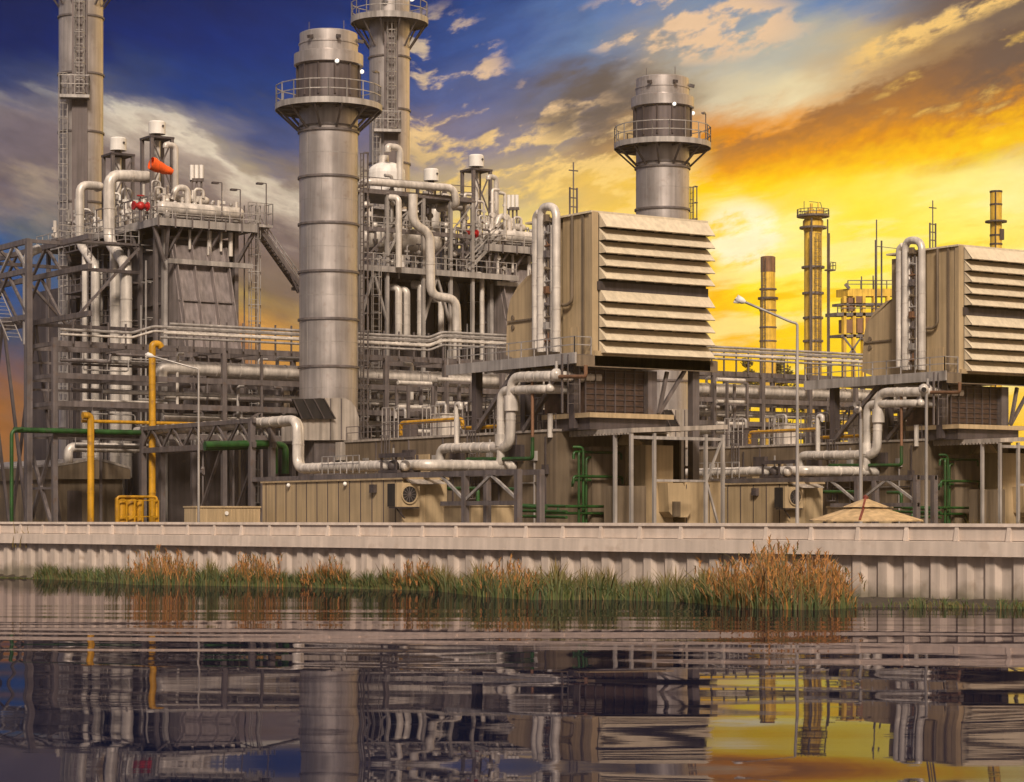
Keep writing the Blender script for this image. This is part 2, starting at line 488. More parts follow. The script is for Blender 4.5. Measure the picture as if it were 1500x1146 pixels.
def blade(vs, fs, x, y, z, h, w, lean, az):
    dx, dy = math.cos(az) * lean, math.sin(az) * lean
    wx = w * 0.5
    o = len(vs); n = 3
    for i in range(n):
        t = i / n; k = 1 - t * 0.55
        cx, cy, cz = x + dx * t * t * h, y + dy * t * t * h, z + h * t * (1 - 0.12 * t * lean)
        vs += [(cx - wx * k, cy, cz), (cx + wx * k, cy, cz)]
    vs.append((x + dx * h, y + dy * h, z + h * (1 - 0.12 * lean)))
    for i in range(n - 1): fs.append((o + 2 * i, o + 2 * i + 1, o + 2 * i + 3, o + 2 * i + 2))
    fs.append((o + 2 * n - 2, o + 2 * n - 1, o + 2 * n))
def place(px, t):
    d0 = min(bank_depth(px), wall_depth(px) - 0.9); d1 = wall_depth(px) - 0.45
    d = d0 + (d1 - d0) * t
    return (px - CX) / F * d, d, zw(d) + 0.02
def hgt(px):      # general height of the green growth along the bank, in metres
    k = [(0, .1), (45, .12), (60, .95), (110, .75), (200, 1.05), (300, 1.1), (450, 1.05), (520, 1.0), (600, 1.1), (700, 1.25), (800, 1.35), (900, 1.15), (960, 1.0), (1020, 1.25), (1100, 1.3), (1200, 1.2), (1245, .75), (1262, .35), (1300, .3), (1500, .35)]
    for (a, ya), (b, yb) in zip(k, k[1:]):
        if a <= px <= b: return ya + (yb - ya) * (px - a) / (b - a)
    return .2
vs, fs = [], []
tuft = [rnd.uniform(0.45, 1.15) for _ in range(400)]
for i in range(15000):
    px = rnd.uniform(0, 1510)
    if px > 1255 and (rnd.random() < .86 and tuft[int(px / 12)] < .95): continue
    if px < 50 and rnd.random() < .5: continue
    t = rnd.random() ** 1.5
    x, y, z = place(px, t)
    c = tuft[int(px / 7) % 400] * (0.8 + .4 * tuft[int(px / 31) % 400])
    h = hgt(px) * .84 * c * rnd.uniform(.35, 1.15)
    blade(vs, fs, x, y, z - 0.05, max(h, .08), rnd.uniform(.025, .06), abs(rnd.gauss(0, .42)), rnd.uniform(0, 6.28))
setting('grass', vs, fs, M['grass'], False, 'stuff', 'green grass and sedge growing along the muddy foot of the flood wall', 'grass')
def clump(px0, px1, h, n, label, t0=0.0, t1=0.8):
    vs, fs = [], []
    for i in range(n):
        q = rnd.random(); px = px0 + (px1 - px0) * q
        env = (1 - abs(2 * q - 1) ** 2.2) * .55 + .45
        x, y, z = place(px, rnd.uniform(t0, t1))
        hh = h * env * (rnd.uniform(.25, .8) if rnd.random() < .55 else rnd.uniform(.7, 1.2))
        az = rnd.uniform(0, 6.28); ln = abs(rnd.gauss(0, .36))
        blade(vs, fs, x, y, z - .05, hh, rnd.uniform(.022, .045), ln, az)
        if rnd.random() < .4:                    # feathery seed head
            tx, ty, tz = vs[-1]
            for j in range(4):
                blade(vs, fs, tx, ty, tz - .1 - .07 * j, rnd.uniform(.12, .25), .045, rnd.uniform(.3, .9), rnd.uniform(0, 6.28))
    c = V(); 
    for p in vs: c += V(p)
    c /= len(vs); c.z = 0.05
    me = bpy.data.meshes.new('reed_clump'); me.from_pydata([tuple(V(p) - c) for p in vs], [], fs); me.materials.append(M['reed']); me.update()
    o = bpy.data.objects.new('reed_clump', me); COL.objects.link(o); o.location = c
    o['label'] = label; o['category'] = 'reeds'; o['group'] = 'dry reed clumps along the bank'; o['kind'] = 'thing'
clump(190, 285, 1.6, 480, 'rounded golden reed clump in front of the yellow pipes, first from the grass tip')
clump(335, 415, 1.45, 340, 'golden reed clump standing below the ribbed tan cabinet')
clump(445, 510, 1.35, 240, 'small golden reed clump below the tan container side wall')
clump(575, 650, 1.25, 260, 'thin low straw reed clump below the air conditioner')
clump(690, 800, 1.35, 300, 'sparse brownish reed clump below the low tan box and truss')
clump(1030, 1110, 1.45, 480, 'dark brown reed clump at the near edge of the tallest reed bed')
clump(1090, 1170, 2.0, 640, 'tallest rusty reed clump reaching above the wall beam')
clump(1150, 1245, 1.65, 640, 'broad rust coloured reed clump at the tip of the bank')
# ================================================================== one generating unit (copied once for the second)
U1, U2 = 'of the unit with the orange windsock', 'of the second unit'
UNIT_START = len(REPEATS)

# ---- bypass stack
c = V((1.4, 40, GZ)); sx = 17.17
def zs(y, R=2.6): return 3 + (760 - y) / sx * (1 - R / 198)
t = thing('bypass_stack', ('short wide grey stack with bulging cap, rising clear of everything before the boiler', 'short wide grey stack with bulging cap, half hidden behind the louvered filter house'), 'stack', c, 'short wide bypass stacks')
mb = MB().lathe(c, [(2.49, GZ), (2.49, zs(150))], 48); mb.build('shaft', M['stack'], t)
for y in (188, 256, 325, 396, 466, 536, 600):
    MB().disc(c, 2.45, 2.64, zs(y) - .09, zs(y) + .09, 48).build('stiffener_ring', M['steel'], t)
for i_, y in enumerate((222, 290, 360, 431, 500, 568)):
    b_ = MB().disc(c, 2.48, 2.505, zs(y) - .02, zs(y) + .02, 48)
    for k_ in range(3):
        a = 3.4 + k_ * 1.15 + (i_ % 2) * .55; z_ = zs(y)
        b_.bar((c.x + 2.49 * math.cos(a), c.y + 2.49 * math.sin(a), z_ - 1.95), (c.x + 2.49 * math.cos(a), c.y + 2.49 * math.sin(a), z_ + 1.95), .025)
    b_.build('weld_seam', M['galv'], t)
mb = MB().disc(c, 2.47, 2.6, zs(181) - .06, zs(181) + .06, 48); mb.build('stiffener_ring', M['steel'], t)
mb = MB()
mb.lathe(c, [(2.67, zs(152)), (2.67, zs(90))], 48)
for k in range(12):
    a = 2 * math.pi * k / 12 + .2
    p = V((c.x + 2.72 * math.cos(a), c.y + 2.72 * math.sin(a), zs(137)))
    mb.bar(p, p + V((0, 0, zs(90) - zs(137))), .14)
mb.build('silencer_drum', M['stackdark'], t)
mb = MB(); mb.lathe(c, [(2.68, zs(91)), (2.95, zs(89)), (2.95, zs(73)), (2.50, zs(70)), (2.50, zs(59)), (2.56, zs(59)), (2.56, zs(57)), (2.46, zs(57)), (2.46, zs(42)), (2.2, zs(40)), (2.2, zs(50))], 48)
mb.build('cap', M['stack'], t)
mb = MB()
for a in (3.6, 4.5, 5.6):
    mb = MB(); p = V((c.x + 2.5 * math.cos(a), c.y + 2.5 * math.sin(a), zs(52)))
    mb.bar(p, p + V((.5 * math.cos(a), .5 * math.sin(a), -.12)), .28)
    mb.build('lifting_lug', M['steeldark'], t)
zp = zs(146, 4.57)
pf_ = MB().disc(c, 2.5, 4.55, zp - .08, zp + .06, 48).build('platform', M['steel'], t)
mb = MB(); mb.lathe(c, [(4.57, zp - .22), (4.57, zp + .28), (4.5, zp + .28), (4.5, zp - .22), (4.57, zp - .22)], 32); mb.build('platform_edge', M['galv'], pf_)
for k in range(12):
    a = 2 * math.pi * (k + .5) / 12
    ca, sa = math.cos(a), math.sin(a)
    b_ = MB(); b_.bar((c.x + 4.45 * ca, c.y + 4.45 * sa, zp - .2), (c.x + 2.55 * ca, c.y + 2.55 * sa, zs(186)), .16)
    b_.bar((c.x + 4.5 * ca, c.y + 4.5 * sa, zp - .16), (c.x + 2.5 * ca, c.y + 2.5 * sa, zp - .16), .14, .2)
    b_.build('bracket', M['steel'], pf_)
ring = [V((c.x + 4.5 * math.cos(2 * math.pi * k / 18), c.y + 4.5 * math.sin(2 * math.pi * k / 18), zp + .05)) for k in range(18)]
MB().rail(ring, 1.75, 9, .075, True).build('railing', M['galv'], pf_)
for px, py in ((470, 97), (515, 110)):
    a = PL(px, py, 40); a = V((a.x, 40 - math.sqrt(max(2.85 ** 2 - (a.x - c.x) ** 2, 0)), a.z))
    MB().ball(a, .19).build('obstruction_lamp', M['lamp'], t)
MB().tube((c.x + 1.5, c.y, zs(45)), (c.x + 1.5, c.y, zs(18)), .035, 5).build('lightning_rod', M['steel'], t)
MB().tube((c.x - 1.9, c.y, zs(45)), (c.x - 1.9, c.y, zs(27)), .03, 5).build('lightning_rod', M['steel'], t)
lr = c + V((2.5, -.9, 0))
MB().ladder((lr.x + .3, lr.y, zs(640)), (lr.x + .3, lr.y, zs(215)), (0, 1, 0), .5, .4, (1, -.3, 0)).build('caged_ladder', M['steel'], t)
mb = MB(); mb.bar((c.x + 4.4, c.y - 1, zp), (c.x + 4.4, c.y - 1, zp + 3.4), .07); mb.bar((c.x + 4.4, c.y - 1, zp + 3.4), (c.x + 3.7, c.y - 1.6, zp + 3.4), .1); mb.bar((c.x + 3.9, c.y - 1.4, zp + 3.3), (c.x + 3.3, c.y - 1.9, zp + 3.25), .26, .14)
mb.build('lamp_arm', M['steel'], t)

# ---- main stack behind the boiler
c = V((-2.1, 83.7, GZ))
def zm(y): return 3 + (760 - y) / 14.66
t = thing('main_stack', ('tall slim grey stack with laddered recess, reaching out of view behind the windsock boiler', 'tall slim grey stack with ringed platform just below its top'), 'stack', c, 'tall slim main stacks')
MB().lathe(c, [(2.2, GZ), (2.2, 64)], 40).build('shaft', M['stack'], t)
for z in (62.5, 53, 47.3, 41.5, 34.5, 27, 19, 12):
    MB().disc(c, 2.15, 2.33, z - .09, z + .09, 40).build('stiffener_ring', M['steel'], t)
n_ = V((-.45, -.89, 0)).normalized(); sd = V((n_.y, -n_.x, 0)) * -1
def onstack(off, out, z): p = c + n_ * (2.0 + out) + sd * off; return V((p.x, p.y, z))
mb = MB(); a, b_ = onstack(-.75, -.25, GZ), onstack(.75, -.25, GZ)
o_ = n_ * .65
mb.hexa([a, b_, b_ + o_, a + o_, a + V((0, 0, 55)), b_ + V((0, 0, 55)), b_ + o_ + V((0, 0, 55)), a + o_ + V((0, 0, 55))])
mb.build('ladder_recess', M['stackdark'], t)
MB().ladder(onstack(0, .65, 45.0), onstack(0, .65, 57), sd, .7, .55, n_, .7).build('caged_ladder', M['galv'], t)
MB().ladder(onstack(-1.6, .35, 14), onstack(-1.6, .35, 47), sd, .7, .5, n_, .7).build('caged_ladder', M['galv'], t)
mb = MB(); zl = 44.5
mb.hexa([onstack(-1.9, .1, zl), onstack(1.0, .1, zl), onstack(1.0, 1.5, zl), onstack(-1.9, 1.5, zl), onstack(-1.9, .1, zl + .3), onstack(1.0, .1, zl + .3), onstack(1.0, 1.5, zl + .3), onstack(-1.9, 1.5, zl + .3)])
mb.rail([onstack(-1.8, .2, zl + .3), onstack(-1.8, 1.45, zl + .3), onstack(.95, 1.45, zl + .3), onstack(.95, .2, zl + .3)], 1.9, 1.2, .08)
mb.build('landing', M['galv'], t)
mb = MB(); a = onstack(.2, .4, zl - .1)
mb.bar(onstack(-.5, .3, zl), onstack(-.1, .1, zl - 1.6), .25); mb.bar(onstack(.6, .3, zl), onstack(.2, .1, zl - 1.6), .25); mb.build('landing_bracket', M['steeldark'], t)
zp = 57.0
pf_ = MB().disc(c, 2.2, 4.2, zp - .08, zp + .06, 40).build('platform', M['steel'], t)
MB().lathe(c, [(4.22, zp - .3), (4.22, zp + .35), (4.14, zp + .35), (4.14, zp - .3), (4.22, zp - .3)], 32).build('platform_edge', M['galv'], pf_)
for k in range(12):
    a = 2 * math.pi * (k + .5) / 12; ca, sa = math.cos(a), math.sin(a)
    MB().bar((c.x + 4.1 * ca, c.y + 4.1 * sa, zp - .2), (c.x + 2.25 * ca, c.y + 2.25 * sa, zp - 2.9), .15).build('bracket', M['steel'], pf_)
ring = [V((c.x + 4.15 * math.cos(2 * math.pi * k / 16), c.y + 4.15 * math.sin(2 * math.pi * k / 16), zp + .05)) for k in range(16)]
MB().rail(ring, 1.9, 9, .08, True).build('railing', M['galv'], pf_)
MB().ball((c.x - 1.9, c.y - 2.2, zp + 2.2), .35).build('obstruction_lamp', M['lamp'], t)
MB().ball((c.x + 1.6, c.y - 2.0, zp + 2.4), .35).build('obstruction_lamp', M['lamp'], t)

# ---- heat recovery boiler
RL, RR = -3.5, 3.9
zt = PL(240, 345, 62).z
zpl = PL(226, 322, 60).z
t = thing('boiler', ('grey steam boiler tower with sloped ribbed inlet duct, beside the windsock', 'steam boiler tower glowing in the haze, behind the elbow duct of the first filter house'), 'boiler', (0.2, 70, GZ), 'heat recovery boilers')
MB().box(RL, RR, 62.3, 80, GZ, zt).build('casing', M['casing'], t)
mb = MB().box(RL - .6, RR + .5, 80.3, 92, GZ, zt - 3); mb.build('rear_casing', M['steeldark'], t)
for y in (370, 410, 450, 495, 540):
    z = PR(210, y, RL).z
    MB().box(RL - .28, RL, 62.5, 79.5, z - .1, z + .1).build('stiffener', M['casing'], t)
for l in (62.2, 65.5, 69.5, 73.5, 77.5, 82, 87):
    MB().box(RL - .75, RL - .4, l, l + .4, GZ, zpl - .2).build('column', M['steel'], t)
MB().box(RL - .1, RL + .3, 61.7, 62.2, GZ, zpl - .3).build('column', M['galv'], t)
MB().box(RR - .2, RR + .2, 61.7, 62.2, GZ, zpl - .3).build('column', M['steel'], t)
ru = random.Random(17)
for k in range(14):
    l = 63 + k * 1.35; r = RL - 1.0 - .5 * ru.random(); z_ = zpl - .4 - ru.choice((0, 0, 3, 7))
    b_ = MB(); b_.tube((r, l, GZ), (r, l, z_), ru.choice((.07, .1, .15)), 7)
    for j in range(5): z2_ = 14 + j * 3.4 + ru.random(); b_.bar((r, l, z2_), (RL - .1, l, z2_), .08)
    b_.build('service_pipe', M[ru.choice(('galv', 'clad', 'steel'))], t)
for y in (352, 415, 470):
    z = PR(210, y, RL).z
    b_ = MB().box(RL - 2.1, RL - .3, 66, 80, z - .12, z); b_.rail([(RL - 2.05, 66, z), (RL - 2.05, 80, z)], 1.15, 1.4, .07); b_.build('service_walkway', M['steel'], t)
# sloped inlet duct
def dz(y): return PL(290, y, 61).z
a0, a1 = PL(252, 362, 61.4).x, PL(331, 360, 61.4).x
zA, zB, zC = dz(360), dz(480), dz(600)
mb = MB(); rows = [(61.6, zA), (59.4, zB), (57.0, zC)]
mb.hexa([(a0, rows[2][0], zC), (a1, rows[2][0], zC), (a1, 62.3, zC), (a0, 62.3, zC), (a0, 61.6, zA), (a1, 61.6, zA), (a1, 62.3, zA), (a0, 62.3, zA)])
mb.build('inlet_duct', M['duct'], t)
def face(z): return 61.6 + (z - zA) * (61.6 - 57.0) / (zA - zC)
for k in range(4):
    r = a0 + .12 + (a1 - a0 - .24) * k / 3
    p, q = V((r, face(zA), zA)), V((r, face(zC), zC))
    MB().hexa([(r - .05, q.y - .6, zC), (r + .05, q.y - .6, zC), (r + .05, q.y + .05, zC), (r - .05, q.y + .05, zC), (r - .05, p.y - .6, zA), (r + .05, p.y - .6, zA), (r + .05, p.y + .05, zA), (r - .05, p.y + .05, zA)]).build('duct_rib', M['duct'], t)
for y in (443,):
    z = dz(y); MB().box(a0, a1, face(z) - .25, face(z) + .2, z - .06, z + .06).build('duct_stiffener', M['duct'], t)
z = PL(300, 386, 60.6).z
MB().box(RL - .2, RR + 1.0, 60.3, 60.7, z - .22, z + .22).build('walkway_beam', M['galv'], t)
mb = MB()
for k in range(3):
    z = zA + .7 + k * .9; mb.box(a0 - .3, a1 + .5, 61.9, 62.25, z - .12, z + .12)
mb.build('header_beam', M['steel'], t)
# top platform
P0, P1, Q0, Q1 = -5.0, 5.2, 60.0, 88.0
pf_ = MB().box(P0, P1, Q0, Q1, zpl - .35, zpl - .05).build('platform', M['steeldark'], t)
mb = MB(); mb.box(P0 - .06, P1 + .06, Q0 - .08, Q0, zpl - .45, zpl + .25); mb.box(P0 - .08, P0, Q0, Q1, zpl - .45, zpl + .25); mb.build('platform_edge', M['galv'], pf_)
for k in range(7):
    r = P0 + (P1 - P0) * k / 6; MB().box(r - .06, r + .06, Q0 - .2, Q0 - .09, zpl - .6, zpl + .45).build('edge_bracket', M['steel'], pf_)
MB().rail([(P0, Q1, zpl), (P0, Q0, zpl), (P1, Q0, zpl), (P1, Q0 + 8, zpl)], 1.25, 1.5, .075).build('railing', M['galv'], pf_)
for l in (61, 66, 71, 76, 81):
    b_ = MB(); b_.bar((P0 + .1, l, zpl - .4), (RL - .4, l, zpl - 3.6), .28); b_.bar((P0, l, zpl - .5), (RL, l, zpl - .5), .3); b_.build('knee_brace', M['steel'], t)
for (ra, rb) in ((P1 - .2, RR), (P0 + 1.2, RL + .2)):
    MB().bar((ra, 60.3, zpl - .4), (rb, 61.9, zpl - 3.4), .3).build('knee_brace', M['steel'], t)
for r in (-2.4, -.4, 1.6):
    b_ = MB(); b_.bar((r, 60.3, zpl - .4), (r - .8, 61.9, zpl - 3.0), .22); b_.build('knee_brace', M['steel'], t)
for k, r in enumerate((-1.2, .8, 2.0, 3.0)):
    MB().tube((r, 61.2, zpl - .5), (r, 61.2, zpl - 2.3 - .4 * (k % 2)), .22 if k % 2 else .14, 8).build('pipe_hanger', M['clad'], t)
# the small pipework that belongs to the boiler top: manifolds along r
ru = random.Random(5)
for k in range(7):
    l = 61.6 + k * 1.35; z = zpl + .7 + .35 * (k % 3); x0 = -3.9 + ru.random(); x1 = 2.5 + ru.random() * 2
    b_ = MB(); b_.pipe([(x0, l, zpl + .1), (x0, l, z), (x1, l, z), (x1, l + .4, z), (x1, l + .4, zpl + .1)], ru.choice((.12, .16, .2)), None, 8)
    for j in range(7):
        r = x0 + .6 + (x1 - x0 - 1.2) * j / 6 + ru.uniform(-.2, .2); hh = ru.uniform(.5, 1.5)
        b_.tube((r, l, z), (r, l, z + hh), ru.choice((.07, .1, .13)), 7)
        b_.tube((r - .2, l, z + hh * .55), (r + .2, l, z + hh * .55), .13, 8)
        if ru.random() < .6: b_.ball((r, l, z + hh), .2, 8)
    b_.build('manifold', M['clad'] if k % 2 else M['galv'], t)
for k in range(44):
    if k < 24: l, r = 61 + k * 1.1 + ru.uniform(-.4, .4), -4.6 + ru.uniform(0, 1.6)
    else: l, r = 62.2 + ru.uniform(0, 5), -3.4 + (k - 24) * .4
    hh = ru.choice((1.2, 1.9, 2.6, 3.4, 4.2)) if k < 24 else ru.choice((1.2, 1.6, 2.2, 2.9, 3.6))
    b_ = MB(); rr_ = ru.choice((.09, .13, .2)); mm = ru.choice(('clad', 'galv', 'clad', 'white'))
    if k % 3 == 0: b_.pipe([(r, l, zpl), (r, l, zpl + hh), (r + .9, l, zpl + hh), (r + .9, l, zpl + hh - .8)], rr_, .35, 8)
    else: b_.tube((r, l, zpl), (r, l, zpl + hh), rr_, 8)
    b_.tube((r, l - .22, zpl + hh * .45), (r, l + .22, zpl + hh * .45), rr_ + .12, 8)
    b_.bar((r - .3, l, zpl + hh * .7), (r + .3, l, zpl + hh * .7), .2, .26)
    if k % 2: b_.ball((r, l, zpl + hh * .6), rr_ + .14, 8)
    b_.build('vent_pipe', M[mm], t)
for k in range(5):
    l = 63 + k * 3.2
    b_ = MB(); b_.bar((-4.6, l, zpl), (-4.6, l, zpl + 2.5), .1); b_.bar((-4.6, l + 1.8, zpl), (-4.6, l + 1.8, zpl + 2.5), .1); b_.bar((-4.6, l, zpl + 2.5), (-4.6, l + 1.8, zpl + 2.5), .12); b_.bar((-4.6, l, zpl + 1.4), (-4.6, l + 1.8, zpl + 1.4), .1)
    b_.build('pipe_frame', M['steel'], t)

# steam drums on the platform
for (pa, pb, py, rad, l, lab) in ((230, 356, 304, .62, 61.6, ('long horizontal steam drum along the platform edge under the windsock', 'long horizontal steam drum on the hazy platform behind the first filter house')),
                                 (232, 306, 289, .42, 63.5, ('shorter upper header drum just beneath the windsock', 'shorter upper header drum on the hazy boiler behind the red valve'))):
    p, q = PL(pa, py, l), PL(pb, py, l); q.z = p.z
    d = thing('steam_drum', lab, 'steam drum', (p.x, l, zpl), 'steam drums on the boilers')
    mb = MB().sweep([p, p + V((.12, 0, 0)), p + V((.4, 0, 0)), q - V((.4, 0, 0)), q - V((.12, 0, 0)), q], [.05, rad * .75, rad, rad, rad * .75, .05], 18); sh_ = mb.build('shell', M['clad'], d)
    for k in range(3):
        r = p.x + (q.x - p.x) * (k + .5) / 3
        MB().box(r - .15, r + .15, l - rad * .8, l + rad * .8, zpl, p.z - rad * .7).build('saddle', M['steel'], d)
    for k in range(5):
        r = p.x + .7 + (q.x - p.x - 1.4) * k / 4
        MB().tube((r, l, p.z + rad * .9), (r, l, p.z + rad + .5), .15, 8).build('nozzle', M['clad'], sh_)
# vent silencers on legs
for (px, y0, y1, w, tb, lx, lab) in ((230, 178, 197, 24.5, 202, (207, 223, 242), ('higher white drum silencer on a legged frame above the windsock', 'white drum silencer on a legged frame, further from the slim stack with the visible platform')),
                             (173, 202, 221, 24, 227, (156, 170, 187), ('lower white drum silencer close to the tallest stack shaft', 'white drum silencer on a legged frame, next to the domed vessel'))):
    a = PR(px, y1, -1.6); b_ = PR(px, y0, -1.6); rad = w / 2 / F * (Y0 + a.x * SA + a.y * CA)
    d = thing('vent_silencer', lab, 'silencer', (a.x, a.y, zpl), 'white vent silencers on the boilers')
    mb = MB(); mb.lathe(a, [(.01, a.z), (rad, a.z), (rad, b_.z - .12), (rad - .12, b_.z), (.01, b_.z)], 28); dr_ = mb.build('drum', M['white'], d)
    MB().tube((a.x + rad * .3, a.y - rad - .05, a.z + .7), (a.x + rad * .3, a.y - rad + .1, a.z + .7), .12, 8).build('port', M['steeldark'], dr_)
    zt2 = PR(px, tb, -1.6).z; hw = rad * 1.55
    MB().box(a.x - hw, a.x + hw, a.y - hw, a.y + hw, zt2 - .2, zt2).build('table', M['steeldark'], d)
    MB().tube((a.x, a.y, zt2 - .3), (a.x, a.y, a.z), .35, 10).build('neck', M['steeldark'], d)
    for sx_ in (-1, 1):
        for sy_ in (-1, 1):
            MB().bar((a.x + sx_ * hw * .85, a.y + sy_ * hw * .85, zpl), (a.x + sx_ * hw * .85, a.y + sy_ * hw * .85, zt2 - .15), .3).build('leg', M['steel'], d)
    MB().tube((a.x, a.y, zpl), (a.x, a.y, zt2), .32, 10).build('riser', M['clad'], d)
    b2 = MB(); zb = zpl + (zt2 - zpl) * .45
    for sx_ in (-1, 1): b2.bar((a.x + sx_ * hw * .85, a.y - hw * .85, zb), (a.x - sx_ * hw * .85, a.y - hw * .85, zt2 - .3), .12)
    b2.bar((a.x - hw, a.y - hw * .85, zb), (a.x + hw, a.y - hw * .85, zb), .16)
    b2.build('bracing', M['steel'], d)
# tall hooked vent and triple vents
a, b_ = PL(257, 312, 64), PL(257, 215, 64)
mb = MB().pipe([(b_.x - 1.0, 64, b_.z - .2), (b_.x - 1.0, 64, b_.z + .1), (b_.x, 64, b_.z + .1), (b_.x, 64, zpl)], .27, .5, 10)
mb.root('hooked_vent', M['clad'], ('tall hooked pale vent pipe just beside the windsock tail', 'tall hooked pale vent pipe beside the farther white silencer'), 'vent pipe', 'hooked vents on the boilers', base=(b_.x, 64, zpl))
d = thing('triple_vent', ('three short white vent tubes joined in a row above the drum', 'three short white vent tubes joined in a row, lit by the yellow sky'), 'vent', (PL(288, 260, 65).x, 65, zpl), 'triple vents on the boilers')
for px in (281, 288, 295):
    p = PL(px, 264, 65); q = PL(px, 242, 65); MB().tube(p, q, .2, 10).build('tube', M['white'], d); MB().tube((p.x, 65, zpl), p, .1, 8).build('stem', M['steel'], d)
p, q = PL(280, 264, 65), PL(297, 264, 65); MB().bar(p, q, .5, .3).build('manifold', M['steel'], d)
mb = MB(); p = PL(275, 276, 62.5); mb.pipe([(p.x - 1.6, 62.5, p.z - 1.2), (p.x - 1.2, 62.5, p.z), (p.x, 62.5, p.z), (p.x, 62.5, zpl + 1)], .3, .6, 10)
mb.root('elbow_pipe', M['clad'], ('fat elbow pipe dropping into the drum below the triple vent', 'fat elbow pipe dropping into the hazy drum'), 'pipe', 'drum elbow pipes', base=(p.x, 62.5, zpl))
a = PL(206, 302, 62.0)
d = thing('control_valve', ('dark red valve on the platform edge under the windsock', 'bright red valve on the platform landing of the hazy boiler'), 'valve', (a.x, a.y, zpl), 'red valves on the boilers')
mb = MB(); mb.ball(a, .42, 10); mb.tube(a - V((.75, 0, 0)), a + V((.75, 0, 0)), .22, 10); mb.tube(a - V((.75, 0, 0)), a - V((.62, 0, 0)), .42, 10); mb.tube(a + V((.62, 0, 0)), a + V((.75, 0, 0)), .42, 10); mb.build('body', M['red'], d)
MB().tube(a, a + V((0, 0, .9)), .07, 6).build('stem', M['steel'], d); MB().disc(a, .2, .36, a.z + .9, a.z + .98, 14).build('handwheel', M['red'], d); MB().bar(a - V((0, 0, .3)), (a.x, a.y, zpl), .2).build('support', M['steel'], d)
# boiler downcomers (boxed, light)
def downcomer(px, yt, dx, jog0, jog1, rr, lab, top):
    l0 = PR(px, yt, -6.0).y
    p = lambda x, y: PR(x, y, -6.0)
    tp = PL(px + top, yt + 2, l0); pts = ([V((tp.x, tp.y + 1.2, tp.z)), tp] if top else []) + [p(px, yt), p(px, jog0)] + ([p(px + dx, jog1)] if dx else []) + [p(px + dx, 700)]
    mb = MB().pipe(pts, rr, rr * 2.0, 12, 2.2)
    mb.root('downcomer', M['clad'], lab, 'pipe', 'pale downcomer pipes', base=(pts[-1].x, pts[-1].y, GZ))
downcomer(160, 257, 25, 355, 388, .55, ('pale boxed downcomer with top elbow towards the silencer and low jog', 'pale downcomer with low jog behind the snaking pipe'), 58)
downcomer(117, 271, 23, 358, 390, .42, ('slimmer pale downcomer with elbow, next to the tallest stack', 'slim pale downcomer hidden behind the domed vessel tower'), 32)
downcomer(169, 356, 0, 400, 0, .52, ('straight pale downcomer starting under the platform, wider of two', 'straight pale pipe under the domed vessel, wider of two'), 0)
downcomer(125, 370, 0, 400, 0, .33, ('straight thin downcomer nearest the tallest stack foot', 'straight pale pipe under the domed vessel, thinner of two'), 0)
mb = MB()
a, b_ = PR(131, 352, -6.3), PR(131, 640, -6.3)
mb.ladder(b_, a, (0, 1, 0), .8, 0, None, .55); mb.root('boiler_ladder', M['steel'], ('ladder rising between two pale downcomers', 'ladder behind the steel tower of the domed vessel'), 'ladder', 'boiler ladders')

# ---- inlet filter house
zT, zB_ = 3 + 448 / F * 164, 3 + 236 / F * 164
W_ = 10.3
t = thing('filter_house', ('tan louvered air filter house standing whole in the middle of the plant', 'tan louvered air filter house cut by the picture edge'), 'filter house', (W_ / 2, 2, zB_), 'louvered inlet filter houses')
MB().box(0, W_, 0.02, 3.6, zB_, zT).build('casing', M['tan'], t)
MB().box(.35, W_ - .2, 3.6, 8.0, zB_, zT - .25).build('rear_casing', M['tan'], t)
MB().box(-.12, .42, -.12, .3, zB_ - .2, zT + .1).build('corner_post', M['tan'], t)
MB().box(-.14, .02, .95, 1.15, zB_, zT - .02).build('cover_strip', M['tandark'], t)
MB().box(-.2, W_ + .1, -.1, 8.1, zT + .02, zT + .16).build('roof', M['louver'], t)
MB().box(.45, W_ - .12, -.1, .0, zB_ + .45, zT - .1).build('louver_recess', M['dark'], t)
zm_ = zT - (409 - 312) / F * 164 - .15
MB().box(.3, W_ - .05, -.3, 0, zm_ - .62, zm_).build('mid_beam', M['steeldark'], t)
def hood(ztop, zbot, first):
    r0, r1, p, th = .5, W_ + .05, 1.0, .05
    b_ = MB()
    for dzz in (0,):
        b_.hexa([(r0, -p, zbot), (r1, -p, zbot), (r1, -p + .06, zbot - .05), (r0, -p + .06, zbot - .05),
                 (r0, -.05, ztop), (r1, -.05, ztop), (r1, .0, ztop - .06), (r0, .0, ztop - .06)])
    for r in (r0, r1 - .05):
        b_.prism([(r, -p + .02, zbot + .01), (r, 0, ztop - .02), (r, 0, zbot + .01)], (.05, 0, 0))
    for k in range(1, 6):
        r = r0 + (r1 - r0) * k / 6
        b_.prism([(r, -p + .08, zbot - .02), (r, -.02, ztop - .12), (r, -.02, zbot - .02)], (.03, 0, 0))
    b_.build('louver_hood', M['louver'], t)
pit = 19.0 / F * 163.5
for k in range(5):
    zb = zT - (333 - 312) / F * 164 - k * pit; hood(zb + (1.08 if k == 0 else .90), zb, k == 0)
zb0 = zT - (441.5 - 312) / F * 164
for k in range(5):
    zb = zb0 - k * pit; hood(zb + (1.05 if k == 0 else .90), zb, k == 0)
MB().box(-.05, W_ + .1, -.35, .1, zB_ - .6, zB_ + .48).build('base_beam', M['tan'], t)
MB().box(-.05, .0, 1.7, 2.9, zB_ + .15, zB_ + 2.3).build('door', M['tan'], t)
